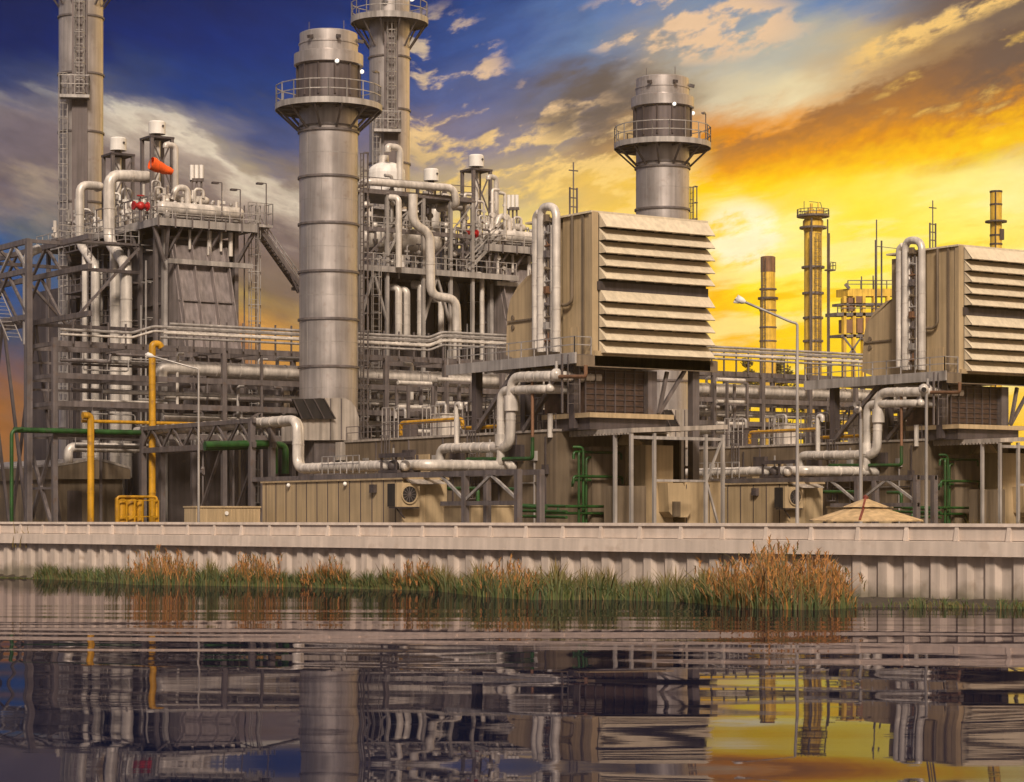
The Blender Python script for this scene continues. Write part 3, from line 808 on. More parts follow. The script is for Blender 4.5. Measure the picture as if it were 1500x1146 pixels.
# elbow duct behind, turning down to the turbine
def el(x, y): return PR(x, y, .6)
poly = [el(785, 398), el(772, 405), el(758, 420), el(747, 440), el(743, 462), el(741, 520)]
poly = [V((.6, p.y, p.z)) for p in poly] + [V((.6, 7.9, zB_ - .3)), V((.6, 7.9, poly[0].z + .15))]
MB().prism(poly, (8.8, 0, 0)).build('elbow_duct', M['tan'], t)
a, b_ = el(745, 472), el(785, 466)
mb = MB(); mb.bar((.55, a.y, a.z), (.55, 8, a.z), .14); mb.build('duct_flange', M['tandark'], t)
mb = MB()
for (x, y) in ((752, 466), (752, 480)):
    p = el(x, y); mb.tube((.5, p.y, p.z), (.62, p.y, p.z), .2, 10)
mb.build('inspection_hatch', M['tandark'], t)
# platform it stands on
zw_ = PR(833, 520, -1.5).z
pf_ = MB().box(-1.6, W_ + .8, -.2, 16.5, zw_ - .3, zw_).build('platform', M['steel'], t)
mb = MB(); mb.box(-1.75, -1.6, -.3, 16.5, zw_ - .65, zw_ + .12); mb.build('platform_edge', M['galv'], pf_)
mb = MB(); mb.box(-1.6, W_ + .8, -.35, -.2, zw_ - .85, zw_ - .05); mb.build('platform_beam', M['tandark'], pf_)
MB().rail([(-1.65, 16.4, zw_), (-1.65, -.1, zw_), (-.2, -.1, zw_)], 1.25, 1.6, .07).build('railing', M['galv'], pf_)
zf_ = 9.3
for (r, l) in ((-.68, 13.8), (-.68, 7.3), (-.68, 1.2), (9.6, .6), (9.6, 7.5), (5, 14)):
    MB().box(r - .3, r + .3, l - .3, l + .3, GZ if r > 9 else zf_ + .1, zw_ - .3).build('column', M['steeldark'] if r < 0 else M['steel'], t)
for (p, q) in (((-1.1, 13.3, zf_ + .3), (-1.1, 7.8, zw_ - .5)), ((-1.1, 6.9, zf_ + .2), (-1.1, 1.6, zw_ - .5))):
    MB().bar(p, q, .3).build('brace', M['steel'], t)
p, q, q2 = PL(965, 606, .4), PL(977, 545, .4), PL(1003, 543, .4)
MB().bar(p, q, .24).build('brace', M['steel'], t); MB().bar(p, q2, .24).build('brace', M['steel'], t)
# cooler screen below
a, b_ = PL(857, 605, 1.0), PL(943, 545, 1.0)
MB().box(a.x, b_.x, 1.0, 6, a.z, zw_ - .9).build('cooler_screen', M['brown'], t)
for k in range(7):
    r = a.x + (b_.x - a.x) * k / 6; MB().box(r - .05, r + .05, .9, 1.0, a.z, zw_ - .9).build('screen_mullion', M['steeldark'], t)
for k in range(8):
    z = a.z + (zw_ - .9 - a.z) * (k + .5) / 8; MB().box(a.x, b_.x, .92, .985, z - .02, z + .02).build('screen_slat', M['steeldark'], t)
MB().box(b_.x + .1, b_.x + .9, .6, 1.4, a.z, zw_ - .9).build('column', M['steel'], t)
p = PL(838, 606, .6)
mb = MB(); mb.ladder((p.x, .4, p.z), (p.x, .4, zw_), (1, 0, 0), 1.0, 0, None, .6); mb.bar((p.x - 1, .4, p.z), (p.x - 1, .4, zw_), .12); mb.build('ladder', M['steel'], t)
# lightning rod frame on the roof
a = PR(840, 306, 1.6)
d = thing('lightning_mast', ('thin mast in a small frame on the roof of the whole filter house', 'thin mast in a small frame on the roof of the cut-off filter house'), 'mast', (a.x, a.y, zT), 'lightning masts on filter houses')
h1, h2 = PR(840, 275, 1.6).z, PR(840, 238, 1.6).z
mb = MB()
for dx in (-.32, .32): mb.bar((a.x + dx, a.y, zT), (a.x + dx, a.y, h1), .1)
for k in range(3): z = h1 - .1 - k * .65; mb.bar((a.x - .32, a.y, z), (a.x + .32, a.y, z), .08)
mb.build('frame', M['steel'], d); MB().tube((a.x, a.y, zT), (a.x, a.y, h2), .05, 6).build('rod', M['steel'], d)
MB().bar((a.x - .4, a.y, h2 - .6), (a.x + .4, a.y, h2 - .6), .08).build('crossarm', M['steel'], d)
# de-icing pipes up the side
q = lambda x, y: PR(x, y, -.75)
mb = MB().pipe([q(793, 516), q(793, 335), q(793, 303), q(815, 303), q(815, 340), q(815, 516)], .31, .9, 12, 1.6)
mb.root('riser_loop', M['clad'], ('inverted U pipe loop up the side of the whole filter house', 'inverted U pipe loop up the side of the cut-off filter house'), 'pipe', 'pipe loops on filter houses', base=q(793, 520))
mb = MB().pipe([q(785, 512), q(785, 318), q(790, 312)], .3, .5, 10, 1.6)
mb.root('riser_pipe', M['clad'], ('plain vertical pipe next to the U loop, over the elbow duct', 'plain vertical pipe next to the farther U loop'), 'pipe', 'single risers on filter houses', base=q(785, 516))
d = thing('valve_rack', ('narrow rack of small valves between the legs of the U loop', 'narrow rack of small valves between the legs of the farther U loop'), 'valve rack', q(803, 518), 'valve racks on filter houses')
for dx in (-.22, .22):
    a, b_ = q(803, 515), q(803, 318); o_ = V((0, dx, 0)); MB().bar(a + o_, b_ + o_, .08).build('rail', M['steel'], d)
ru = random.Random(12)
for k in range(11):
    y = 325 + k * 17.5; p = q(803, y); b_ = MB()
    b_.tube(p - V((0, .4, 0)), p + V((0, .4, 0)), .09, 8)
    if k % 3 == 0: b_.box(p.x - .3, p.x, p.y - .2, p.y + .2, p.z, p.z + .5)
    elif k % 3 == 1: b_.tube(p, p + V((-.3, 0, .1)), .13, 8); b_.tube(p, p + V((0, 0, .6)), .06, 6)
    else: b_.bar(p - V((0, .3, .3)), p + V((0, .3, .4)), .07)
    b_.build('small_valve', M[('tandark', 'galv', 'rust', 'steel')[k % 4]], d)
for x in (798, 808): a, b_ = q(x, 515), q(x, 330); MB().tube(a, b_, .09, 8).build('tubing', M['clad'], d)
mb = MB().pipe([PR(838, 316, -.3), PR(838, 440, -.3), PR(832, 447, -.3), PR(818, 447, -.3)], .12, .5, 8)
mb.root('drain_pipe', M['tandark'], ('thin bent drain pipe on the tan corner of the whole filter house', 'thin bent drain pipe on the tan corner of the cut-off filter house'), 'pipe', 'drain pipes on filter houses', base=PR(838, 447, -.3))

# ---- turbine enclosure below and behind
t = thing('turbine_hall', ('long low tan turbine hall between the wide stack and the whole filter house', 'long low tan turbine hall beneath the cut-off filter house platform'), 'hall', (4, 16, GZ), 'turbine halls')
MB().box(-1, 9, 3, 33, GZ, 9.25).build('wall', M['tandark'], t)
MB().box(-1.1, 9.1, 2.9, 33.1, 9.25, 9.42).build('roof', M['roof'], t)
for l in (8, 13, 18, 23, 28): MB().box(-1.06, -1, l, l + .12, GZ, 9.2).build('wall_seam', M['steel'], t)
MB().box(-1.1, -1, 20, 24, 6.0, 8.0).build('panel', M['tan'], t)
for k_, l in enumerate((4.2, 5.6, 10.2, 11.4, 16.5, 19, 25.2, 29.5)):
    b_ = MB(); b_.bar((-1.12, l, GZ), (-1.12, l, 8.9 - (k_ % 3)), .1); b_.box(-1.3, -1, l - .25, l + .25, 6.2 + (k_ % 2), 6.9 + (k_ % 2)); b_.bar((-1.12, l, 5.6), (-1.12, l + 2.2, 5.6), .08)
    b_.build('wall_conduit', M['galv' if k_ % 2 else 'steeldark'], t)
for k_, l in enumerate((7, 15, 22)): MB().box(-1.35, -1, l, l + 1.6, 7.2, 8.4).build('wall_louver', M['steeldark'], t)
for (l, lab) in ((13.5, 'ladder'), (26, 'ladder')):
    MB().ladder((-1.25, l, 4.5), (-1.25, l, 9.6), (0, 1, 0), .7, .4, (-1, 0, 0)).build('ladder', M['steel'], t)
MB().rail([(-.9, 3.2, 9.42), (-.9, 33, 9.42)], 1.1, 2.0, .06).build('roof_railing', M['steel'], t)
# roof equipment of the hall: several distinct boxes and pipes
ru = random.Random(9)
kinds = [('steel cabinet', 'steel'), ('pale box', 'clad'), ('dark cabinet', 'steeldark')]
for k in range(6):
    l = 9.5 + k * 3.7; r = 1.2 + ru.random() * 3; h = ru.uniform(1.2, 2.4)
    b_ = MB(); b_.box(r, r + 1.6, l, l + 1.4, 9.42, 9.42 + h); b_.box(r - .1, r + 1.7, l - .1, l + 1.5, 9.42 + h, 9.5 + h)
    mm = kinds[k % 3]
    nm = ('first', 'second', 'third', 'fourth', 'fifth', 'sixth')[k]
    d = thing('roof_cabinet', (f'{mm[0]} on the roof of the nearer turbine hall, {nm} from the filter house', f'{mm[0]} on the farther turbine hall roof, {nm} from its filter house'), 'cabinet', (r + .8, l + .7, 9.42), 'cabinets on turbine hall roofs')
    b_.build('box', M[mm[1]], d); MB().pipe([(r + .8, l + .7, 9.5 + h), (r + .8, l + .7, 10.3 + h), (r + .8, l + 2.2, 10.3 + h), (r + .8, l + 2.2, 9.45)], .12, .3, 8).build('pipe', M['galv'], d)
    MB().rail([(r - .6, l - .5, 9.42), (r - .6, l + 2, 9.42)], 2.6, .7, .07).build('frame', M['galv'], d)
# a yellow gas pipe on the hall roof
a, b_ = PR(587, 627, -.6), PR(742, 632, -.6)
mb = MB().pipe([(-.6, a.y, 9.6), (-.6, a.y, 10.6), (-.6, b_.y + 6, 10.6), (-.6, b_.y + 6, 9.9), (-.6, b_.y, 9.9)], .16, .4, 8)
mb.root('gas_pipe', M['yellow'], ('thin yellow gas pipe along the roof edge of the nearer turbine hall', 'thin yellow gas pipe along the roof edge of the farther turbine hall'), 'gas pipe', 'yellow pipes on turbine halls')
# ---- louvered vent elbow before the stack
fl = 33.6
q = lambda x, y: PL(x, y, fl)
t = thing('vent_elbow', ('silver vent elbow with black slanted mouth at the foot of the wide stack', 'silver vent elbow with black mouth peeping above the canopy roof'), 'vent', q(480, 672), 'vent elbows by the stacks')
MB().prism([q(p[0], p[1]) for p in ((470, 583), (505, 583), (514, 588), (521, 597), (526, 612), (526, 645), (440, 645), (440, 613), (487, 613))], (0, 3.2, 0)).build('elbow', M['roof'], t)
p = [q(439, 614), q(488, 614), q(471, 584), q(426, 585)]
off = V((0, -.08, 0)); mb = MB(); mb.prism([x + off for x in p], (0, -.25, 0)); mb.build('mouth', M['dark'], t)
mb = MB()
for k in range(4):
    a = p[0].lerp(p[1], k / 3); b_ = p[3].lerp(p[2], k / 3); mb.bar(a + V((0, -.38, 0)), b_ + V((0, -.38, 0)), .1)
mb.build('mouth_frame', M['steeldark'], t)
for x in (484, 500):
    a, b_ = q(x, 584), q(x, 644); MB().bar(a + V((0, -.03, 0)), b_ + V((0, -.03, 0)), .08).build('seam', M['steel'], t)
mb = MB(); a, b_ = q(463, 645), q(516, 760); mb.box(a.x, b_.x, fl + .3, fl + 3, GZ, a.z); mb.build('stem_duct', M['steel'], t)
mb = MB(); a, b_ = q(493, 648), q(516, 675); mb.box(a.x, b_.x, fl - .6, fl + .2, b_.z, a.z); mb.build('side_box', M['roof'], t)

# ---- open canopy with transformer
LF = -4.2
zc = PL(922, 634, LF).z; zc1 = PL(1060, 629, LF).z
r0, r1 = .25, 8.5
t = thing('canopy', ('open sided canopy with pale posts in front of the green pipes', 'open sided canopy with pale posts at the picture edge'), 'canopy', (4.3, 0, GZ), 'open canopies')
mb = MB(); mb.hexa([(r0 - .15, LF - .2, zc), (r1 + .2, LF - .2, zc1), (r1 + .2, 5, zc1), (r0 - .15, 5, zc), (r0 - .15, LF - .2, zc + .32), (r1 + .2, LF - .2, zc1 + .32), (r1 + .2, 5, zc1 + .32), (r0 - .15, 5, zc + .32)])
mb.build('roof', M['roof'], t)
mb = MB()
for k in range(26): l = LF + .1 + k * .36; mb.box(r0 - .2, r0 - .02, l, l + .14, zc - .1, zc + .02)
mb.build('corrugated_edge', M['roof'], t)
for (r, l) in ((r0, LF), (r0 + .02, LF + 1.9), (2.25, LF), (6.85, LF), (8.4, LF), (8.4, 0.5)):
    MB().box(r - .11, r + .11, l - .11, l + .11, GZ, zc + .02).build('post', M['galv'], t)
MB().box(r0, r1, LF - .06, LF + .06, zc - .42, zc - .2).build('front_beam', M['galv'], t)
zmid = PL(960, 704, LF).z
MB().box(2.3, 6.8, LF - .05, LF + .05, zmid - .08, zmid + .08).build('mid_rail', M['galv'], t)
for (za, zb2) in ((zmid, zc - .3), (zmid, GZ)): MB().bar((6.9, LF, za), (8.35, LF, zb2), .14).build('brace', M['galv'], t)
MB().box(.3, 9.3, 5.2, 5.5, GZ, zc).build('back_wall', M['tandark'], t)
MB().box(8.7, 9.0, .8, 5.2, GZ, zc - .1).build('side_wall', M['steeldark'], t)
zs1 = PL(880, 607, -1).z
t = thing('slab_roof', ('flat ledge roof between canopy and brown cooler screen of the whole filter house', 'flat ledge roof below the farther brown cooler screen'), 'roof', (3, 0, zc + .3), 'ledge roofs')
MB().box(-.9, 6.6, -.9, 5, zs1 - .22, zs1 + .12).build('ledge', M['tan'], t)
MB().box(-.6, 6.2, -.5, 5, zc + .33, zs1 - .22).build('plinth', M['steeldark'], t)
a, b_ = PR(806, 641, -1.1), PR(806, 606, -1.1); MB().tube(a, b_, .2, 10).build('pipe_stub', M['clad'], t)
# transformer
q = lambda x, y: PL(x, y, -.8)
t = thing('transformer', ('tan power transformer tank with conical top under the whole canopy', 'tan power transformer tank under the canopy at the picture edge'), 'transformer', q(930, 760), 'transformers under canopies')
a, b_ = q(897, 703), q(986, 655)
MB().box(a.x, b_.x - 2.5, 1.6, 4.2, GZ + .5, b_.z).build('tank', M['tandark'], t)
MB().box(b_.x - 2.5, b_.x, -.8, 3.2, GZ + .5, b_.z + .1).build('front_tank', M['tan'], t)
cc = q(944, 650); MB().lathe((cc.x, 1, 0), [(1.0, b_.z + .1), (.5, b_.z + .9), (.01, b_.z + .95)], 20).build('bushing_cone', M['tan'], t)
a2, b2 = q(950, 757), q(1000, 708)
poly = [q(x, y) + V((0, -1.2, 0)) for x, y in ((963, 708), (984, 708), (990, 716), (997, 730), (998, 748), (992, 758), (972, 758), (965, 750), (964, 730))]
MB().prism(poly, (0, 1.3, 0)).build('cable_box', M['tan'], t)
p_ = q(975, 738); MB().box(p_.x - .35, p_.x + .3, -2.15, -2.0, q(975, 757).z, q(975, 735).z).build('cable_door', M['tandark'], t)
p_ = q(1003, 722); MB().box(p_.x - .4, p_.x + .4, -1.2, -.5, p_.z - 1.0, p_.z + .7).build('relay_box', M['tan'], t)
a3 = q(905, 745); MB().box(a3.x - 1, a3.x + 1.9, -1.6, -.5, GZ, q(905, 712).z).build('radiator', M['tandark'], t)
for x in (1010, 1040):
    p_ = q(x, 706); d = thing('breaker_cabinet', (('tan' if x == 1010 else 'narrow tan') + ' upright cabinet under the whole canopy, ' + ('next to the transformer' if x == 1010 else 'at its braced end post'), ('tan' if x == 1010 else 'narrow tan') + ' upright cabinet under the canopy at the picture edge'), 'cabinet', (p_.x, -1, GZ), 'upright cabinets under canopies')
    w = .9 if x == 1010 else .7
    MB().box(p_.x - w, p_.x + w, -1.4, .3, GZ, p_.z).build('body', M['tan'], d); MB().box(p_.x - w + .1, p_.x - w + .16, -1.43, -1.4, GZ + .2, p_.z - .2).build('door_seam', M['steeldark'], d); MB().box(p_.x - w - .05, p_.x + w + .05, -1.46, .35, p_.z, p_.z + .08).build('lid', M['tandark'], d)
# green pipework under the canopy
q = lambda x, y: PL(x, y, 1.2)
t = thing('green_manifold', ('tall green pipe frame under the whole canopy, left of its pale posts', 'tall green pipe frame in shade under the canopy at the picture edge'), 'pipework', q(868, 760), 'green pipe frames')
for k, x in enumerate((848, 858, 866, 876, 886)):
    yt = (662, 655, 670, 660, 668)[k]
    dxx = (.8, -.7, .7, .9, -.6)[k]
    p1, p0 = q(x, yt), q(x, 775)
    MB().pipe([p1 + V((dxx, .6, 0)), p1 + V((0, .3 * k, 0)), p0 + V((0, .3 * k, 0))], .1, .3, 8).build('riser', M['green'], t)
for (xa, xb, y, l) in ((840, 912, 698, 0), (846, 905, 703, .6), (845, 915, 662, .4), (815, 900, 742, -.2), (790, 890, 752, .2)):
    a, b_ = q(xa, y), q(xb, y); MB().pipe([a + V((0, l, -.5)), a + V((0, l, 0)), V((b_.x, b_.y + l, a.z)), V((b_.x, b_.y + l, a.z - .5))], .1, .3, 8).build('crossover', M['green'], t)

# ---- control container with cooler
KR, KL = -10.6, 8.4
zk = 3 + 60 / F * 165
t = thing('container', ('long tan electrical container just behind the flood wall with gabled end', 'long tan electrical container beside the beige tent roof'), 'container', (KR + 1.8, KL + 10, GZ), 'tan electrical containers')
KW = 3.75
MB().box(KR, KR + KW, KL, KL + 21, GZ, zk - .1).build('wall', M['tan'], t)
mb = MB(); mb.prism([(KR - .12, KL - .15, zk - .12), (KR + KW + .12, KL - .15, zk - .12), (KR + KW + .12, KL - .15, zk + .02), (KR + KW * .55, KL - .15, zk + .42), (KR - .12, KL - .15, zk + .02)], (0, 21.3, 0)); mb.build('roof', M['tan'], t)
for k in range(13):
    l = KL + .9 + k * 1.62; MB().box(KR - .04, KR, l, l + .07, GZ, zk - .14).build('panel_seam', M['steeldark'], t)
MB().box(KR + 1.9, KR + 3.3, KL - .05, KL, GZ, zk - .7).build('door', M['tan'], t)
mb = MB(); mb.hexa([(KR + .2, KL - 1.0, zk - .45), (KR + 3.0, KL - 1.0, zk - .45), (KR + 3.0, KL, zk - .15), (KR + .2, KL, zk - .15), (KR + .2, KL - 1.0, zk - .38), (KR + 3.0, KL - 1.0, zk - .38), (KR + 3.0, KL, zk - .05), (KR + .2, KL, zk - .05)]); mb.build('awning', M['roof'], t)
for px in (425, 508):
    p = PR(px, 712, KR); MB().ball((KR - .15, p.y, zk - .35), .17, 8).build('wall_lamp', M['white'], t)
p = PR(549, 716, KR); MB().box(KR - .3, KR, p.y - .3, p.y + .3, p.z - .3, p.z + .3).build('meter_box', M['steeldark'], t)
# outdoor cooler unit on the end wall (front faces -r... it hangs on the long wall)
p = PR(579, 724, KR - .9)
d = thing('air_conditioner', ('square tan air conditioner with black fan on the container below the silver pipes', 'square tan air conditioner on the container beside the beige tent roof'), 'air conditioner', (KR - .5, p.y, p.z - .9), 'air conditioners on containers')
MB().box(KR - .95, KR - .02, p.y - .05, p.y + 1.0, p.z - .88, p.z + .75).build('side', M['dark'], d)
ab_ = MB().box(KR - .95, KR + .95, p.y - .3, p.y - .05, p.z - .9, p.z + .8).build('body', M['tan'], d)
fc = V((KR + .05, p.y - .34, p.z - .02))
def vdisc(mb, c, r0, r1, th, n=24):
    vs, fs = [], []
    for k in range(n):
        a = 2 * math.pi * k / n
        for rr in (r0, r1):
            for y in (0, -th): vs.append((c.x + rr * math.cos(a), c.y + y, c.z + rr * math.sin(a)))
    for k in range(n):
        i, j = 4 * k, 4 * ((k + 1) % n)
        fs += [(i + 1, j + 1, j + 3, i + 3), (i + 3, j + 3, j + 2, i + 2), (i, i + 1, j + 1, j)][::1]
    mb.add(vs, fs); return mb
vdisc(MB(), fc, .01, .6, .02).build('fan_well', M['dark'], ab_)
vdisc(MB(), fc + V((0, -.02, 0)), .58, .68, .06).build('fan_ring', M['tan'], ab_)
b_ = MB()
for k in range(6):
    a = math.pi * k / 6; b_.bar(fc + V((.58 * math.cos(a), -.05, .58 * math.sin(a))), fc - V((.58 * math.cos(a), .05, .58 * math.sin(a))), .035)
b_.build('fan_guard', M['steel'], ab_)
b_ = MB(); b_.box(KR - .9, KR + .9, p.y - .25, p.y + .9, p.z - 1.0, p.z - .9); b_.bar((KR - .8, p.y, p.z - 1.0), (KR, p.y + .2, p.z - 1.7), .08); b_.build('bracket', M['steeldark'], d)
# low cabinet beside
a, b_ = PL(690, 762, 2.0), PL(753, 742, 2.0)
t = thing('cable_pit_cover', ('low flat tan box standing behind the flood wall next to the container gable', 'low flat tan box hidden next to the tent roof'), 'box', (b_.x - 2, 4, GZ), 'low tan boxes')
MB().box(a.x, b_.x, 2.0, 5.5, GZ, b_.z).build('body', M['tan'], t); MB().box(a.x - .08, b_.x + .08, 1.9, 5.6, b_.z, b_.z + .12).build('lid', M['tan'], t); MB().box(a.x + 1.3, a.x + 1.34, 1.97, 2.0, GZ, b_.z).build('seam', M['steeldark'], t)

# ---- pipe bridge on r = -9 over the container, with its pair of silver pipes
BR = -9.0
q = lambda x, y: PR(x, y, BR)
t = thing('pipe_bridge', ('long steel pipe bridge running from the rack over the long container', 'long steel pipe bridge behind the container with the tent roof'), 'pipe bridge', (BR - .9, 10, GZ), 'steel pipe bridges')
z1, z2 = q(395, 652).z, q(600, 690).z
lA, lB = q(232, 650).y, q(395, 650).y
for r in (BR - 1.6, BR + .2):
    MB().bar((r, lA, z1), (r, lB - .5, z1), .3, .45).build('upper_chord', M['steel'], t)
    MB().bar((r, lA, z1 + 1.9), (r, lB - .5, z1 + 1.9), .25, .35).build('upper_chord', M['steel'], t)
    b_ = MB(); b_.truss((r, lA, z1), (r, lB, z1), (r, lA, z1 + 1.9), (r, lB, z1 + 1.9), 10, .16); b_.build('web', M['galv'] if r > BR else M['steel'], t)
    MB().bar((r, lB, z2 - .35), (r, -6.4, z2 - .35), .25, .35).build('lower_chord', M['steel'], t)
for l in (lA - .3, lB):
    for r in (BR - 1.6, BR + .2): MB().box(r - .22, r + .22, l - .22, l + .22, GZ, z1 + 1.9).build('column', M['steel'], t)
for l in (lA - 6.5, lA - 13):
    MB().box(BR + 1.3, BR + 1.6, l - .15, l + .15, GZ, z1).build('column', M['steeldark'], t)
    MB().bar((BR, l, GZ), (BR, l - 5.5, z1), .2).build('brace', M['steel'], t); 
for l in (.2, -6.2):
    for r in (BR - 1.6, BR + .2): MB().box(r - .2, r + .2, l - .2, l + .2, GZ, z2 - .2).build('column', M['steel'], t)
for (la, lb, za, zb2) in ((.2, -3, z2 - 2.2, z2 - .5), (-3, -6.2, z2 - .5, z2 - 2.2), (3.2, .2, z2 - .5, z2 - 2.2)):
    MB().bar((BR - 1.6, la, za), (BR - 1.6, lb, zb2), .18).build('brace', M['galv'], t)
MB().bar((BR - 1.6, 3.2, z2 - 2.4), (BR - 1.6, -6.4, z2 - 2.4), .22, .3).build('lower_chord', M['steel'], t)
for k, r in enumerate((BR + .15, BR - 1.0)):
    qq = lambda x, y: PR(x, y, BR)
    zt_, zl_ = qq(430, 617).z, qq(450, 687).z
    ls, le = qq(215, 617).y, qq(436 + 16 * k, 617).y; lend = qq(618, 687).y
    mb = MB().pipe([(r, ls, zt_), (r, le, zt_), (r, le, zl_), (r, lend + 3 * k, zl_), (-1.05, lend + 3 * k, zl_)], .38, 1.0, 12, 1.5)
    mb.root('insulated_pipe', M['clad'], (('front' if not k else 'rear') + ' silver pipe stepping down off the rack and running above the long container', ('front' if not k else 'rear') + ' silver pipe stepping down and running above the container with the tent roof'), 'pipe', 'stepped silver pipes', base=(r, lend, zl_))
p = PR(585, 683, BR - .4)
d = thing('valve_skid', ('dark valve cluster in the silver pipe run above the long container', 'dark valve cluster in the silver pipe run behind the street lamp'), 'valve', (BR - .4, p.y, z2 - .2), 'valve clusters on pipe bridges')
b_ = MB(); b_.box(BR - 1.4, BR + .6, p.y - 1.3, p.y + 1.3, p.z - .5, p.z - .3)
for dy in (-1.0, 1.0): 
    for r in (BR - 1.3, BR + .5): b_.bar((r, p.y + dy, p.z - .4), (r, p.y + dy, p.z + .8), .14)
b_.bar((BR - 1.3, p.y - 3.2, p.z + .75), (BR - 1.3, p.y + 1.2, p.z + .75), .3); b_.build('frame', M['steeldark'], d)
MB().ball((BR - .9, p.y, p.z), .45, 10).build('valve_body', M['steeldark'], d); MB().ball((BR - .9, p.y - 1.6, p.z), .4, 10).build('valve_body', M['clad'], d)
MB().tube((BR - .9, p.y, p.z), (BR - .9, p.y, p.z + 1.3), .08, 6).build('spindle', M['galv'], d)
MB().rail([(BR - 1.7, p.y + 9, z2 - .1), (BR - 1.7, p.y + 3.5, z2 - .1)], 1.3, .9, .06).build('handrail', M['galv'], d)
# S-shaped pair up to the turbine
q = lambda x, y: PR(x, y, -2.4)
e_ = q(812, 551)
mb = MB().pipe([q(645, 690), q(645, 657), q(747, 655), q(750, 553), e_, V((1.5, e_.y, e_.z))], .38, 1.0, 12, 1.4)
mb.root('loop_pipe', M['clad'], ('fat silver pipe with low crawl and tall upright beside the whole filter house', 'fat silver pipe with tall upright beside the CCTV post'), 'pipe', 'tall silver pipe loops', base=q(645, 690))
e_ = q(803, 570); s_ = q(690, 684)
mb = MB().pipe([V((-1.05, s_.y, s_.z)), s_, q(734, 684), q(734, 572), e_, V((1.5, e_.y, e_.z))], .32, .9, 12, 1.4)
mb.tube(q(734, 654), q(734, 636), .46, 12)
mb.root('loop_pipe', M['clad'], ('slimmer silver upright with clamped sleeve behind the tall fat one', 'slimmer silver upright behind the fat one by the CCTV post'), 'pipe', 'tall silver pipe loops', base=q(690, 686))
mb = MB(); p = q(749, 590); mb.tube(p - V((0, 0, .6)), p + V((0, 0, .5)), .52, 12); mb.root('pipe_clamp', M['clad'], ('thick sleeve collar around the tall fat silver upright', 'thick sleeve collar around the farther fat silver upright'), 'collar', 'pipe collars')
mb = MB().pipe([q(780, 545), q(780, 640)], .12, .2, 8); mb.root('thin_pipe', M['rust'], ('thin brown vertical pipe joining the green line near the canopy', 'thin brown vertical pipe near the CCTV post'), 'pipe', 'thin brown pipes', base=q(780, 640))
mb = MB().pipe([q(684, 678), q(684, 673), q(780, 672), q(780, 641)], .14, .3, 8); mb.root('water_pipe', M['green'], ('thin green bent pipe across the tan turbine hall wall', 'thin green bent pipe behind the horn post'), 'pipe', 'thin green pipes', base=q(684, 678))
mb = MB().pipe([q(669, 655), q(669, 592), q(675, 592), q(675, 600)], .2, .3, 8); mb.root('stand_pipe', M['clad'], ('thin hooked standpipe before the steel platform columns', 'thin hooked standpipe before the farther platform columns'), 'pipe', 'hooked standpipes', base=q(669, 655))
mb = MB().pipe([q(858, 535), q(858, 552), q(800, 552)], .14, .25, 8); mb.root('thin_pipe', M['rust'], ('thin brown pipe turning up under the whole filter house platform', 'thin brown pipe turning up under the cut-off filter house platform'), 'pipe', 'thin brown pipes')
for (px, py, rr) in ((815, 549, .46), (806, 569, .34)):
    p = q(px, py); d = thing('valve', ('round silver valve where the ' + ('fat' if rr > .5 else 'slim') + ' silver pipe meets the nearer turbine hall', 'round silver valve where the farther ' + ('fat' if rr > .5 else 'slim') + ' silver pipe ends'), 'valve', p, 'round silver valves')
    MB().ball(p, rr, 12).build('body', M['clad'], d); MB().tube(p, p + V((0, 0, 1.2 * rr + .4)), .12, 8).build('stem', M['galv'], d)
# green drain lines in the shade below the bridge
q = lambda x, y: PR(x, y, -6.5)
for (k, pts, lab) in ((0, ((657, 716), (700, 716), (700, 735), (700, 760)), ('low green pipe stepping down behind the low tan box', 'low green pipe behind the tent roof')),
                    (1, ((742, 717), (760, 717), (760, 742), (800, 744)), ('low green pipe stepping under the bridge end columns', 'low green pipe beneath the bridge by the CCTV post'))):
    mb = MB().pipe([q(*p) for p in pts], .14, .3, 8); mb.root('water_pipe', M['green'], lab, 'pipe', 'low green pipes')
for k in range(3):
    mb = MB(); a, b_ = PR(750, 740 + k * 8, -3), PR(830, 742 + k * 8, -3); mb.tube(a, b_, .11, 8); mb.root('water_pipe', M['green'], (('top', 'middle', 'bottom')[k] + ' of three short green pipes along the base of the turbine hall', ('top', 'middle', 'bottom')[k] + ' of three green pipes at the base of the farther hall'), 'pipe', 'low green pipes')

# ---- dark process building behind the rack, between the units
t = thing('pump_house', ('dark low process building behind the pipe rack between the two units', 'dark low process building behind the pipe rack past the second unit'), 'building', (18, 66, GZ), 'process buildings')
zph = PL(600, 560, 61).z
rp_ = PL(447, 560, 61).x
MB().box(rp_, 29, 61, 74, GZ, zph).build('wall', M['steeldark'], t)
MB().box(rp_ - .2, 29.2, 60.8, 74.2, zph, zph + .3).build('roof', M['steel'], t)
for k in range(8): MB().box(7.5 + k * 2.7, 7.8 + k * 2.7, 60.75, 61, GZ, zph).build('pier', M['steel'], t)
for k in range(4): MB().box(8.2 + k * 5.4, 9.9 + k * 5.4, 60.9, 61, zph - 3.2, zph - 1.2).build('window', M['tandark'], t)
# ================================================================== copy the unit
SHIFT = V((UNIT * CA, UNIT * SA, 0))
SKIP = ()
for (o, lab2) in REPEATS[UNIT_START:]:
    c = copy_tree(o); c.location = c.location + SHIFT; c['label'] = lab2

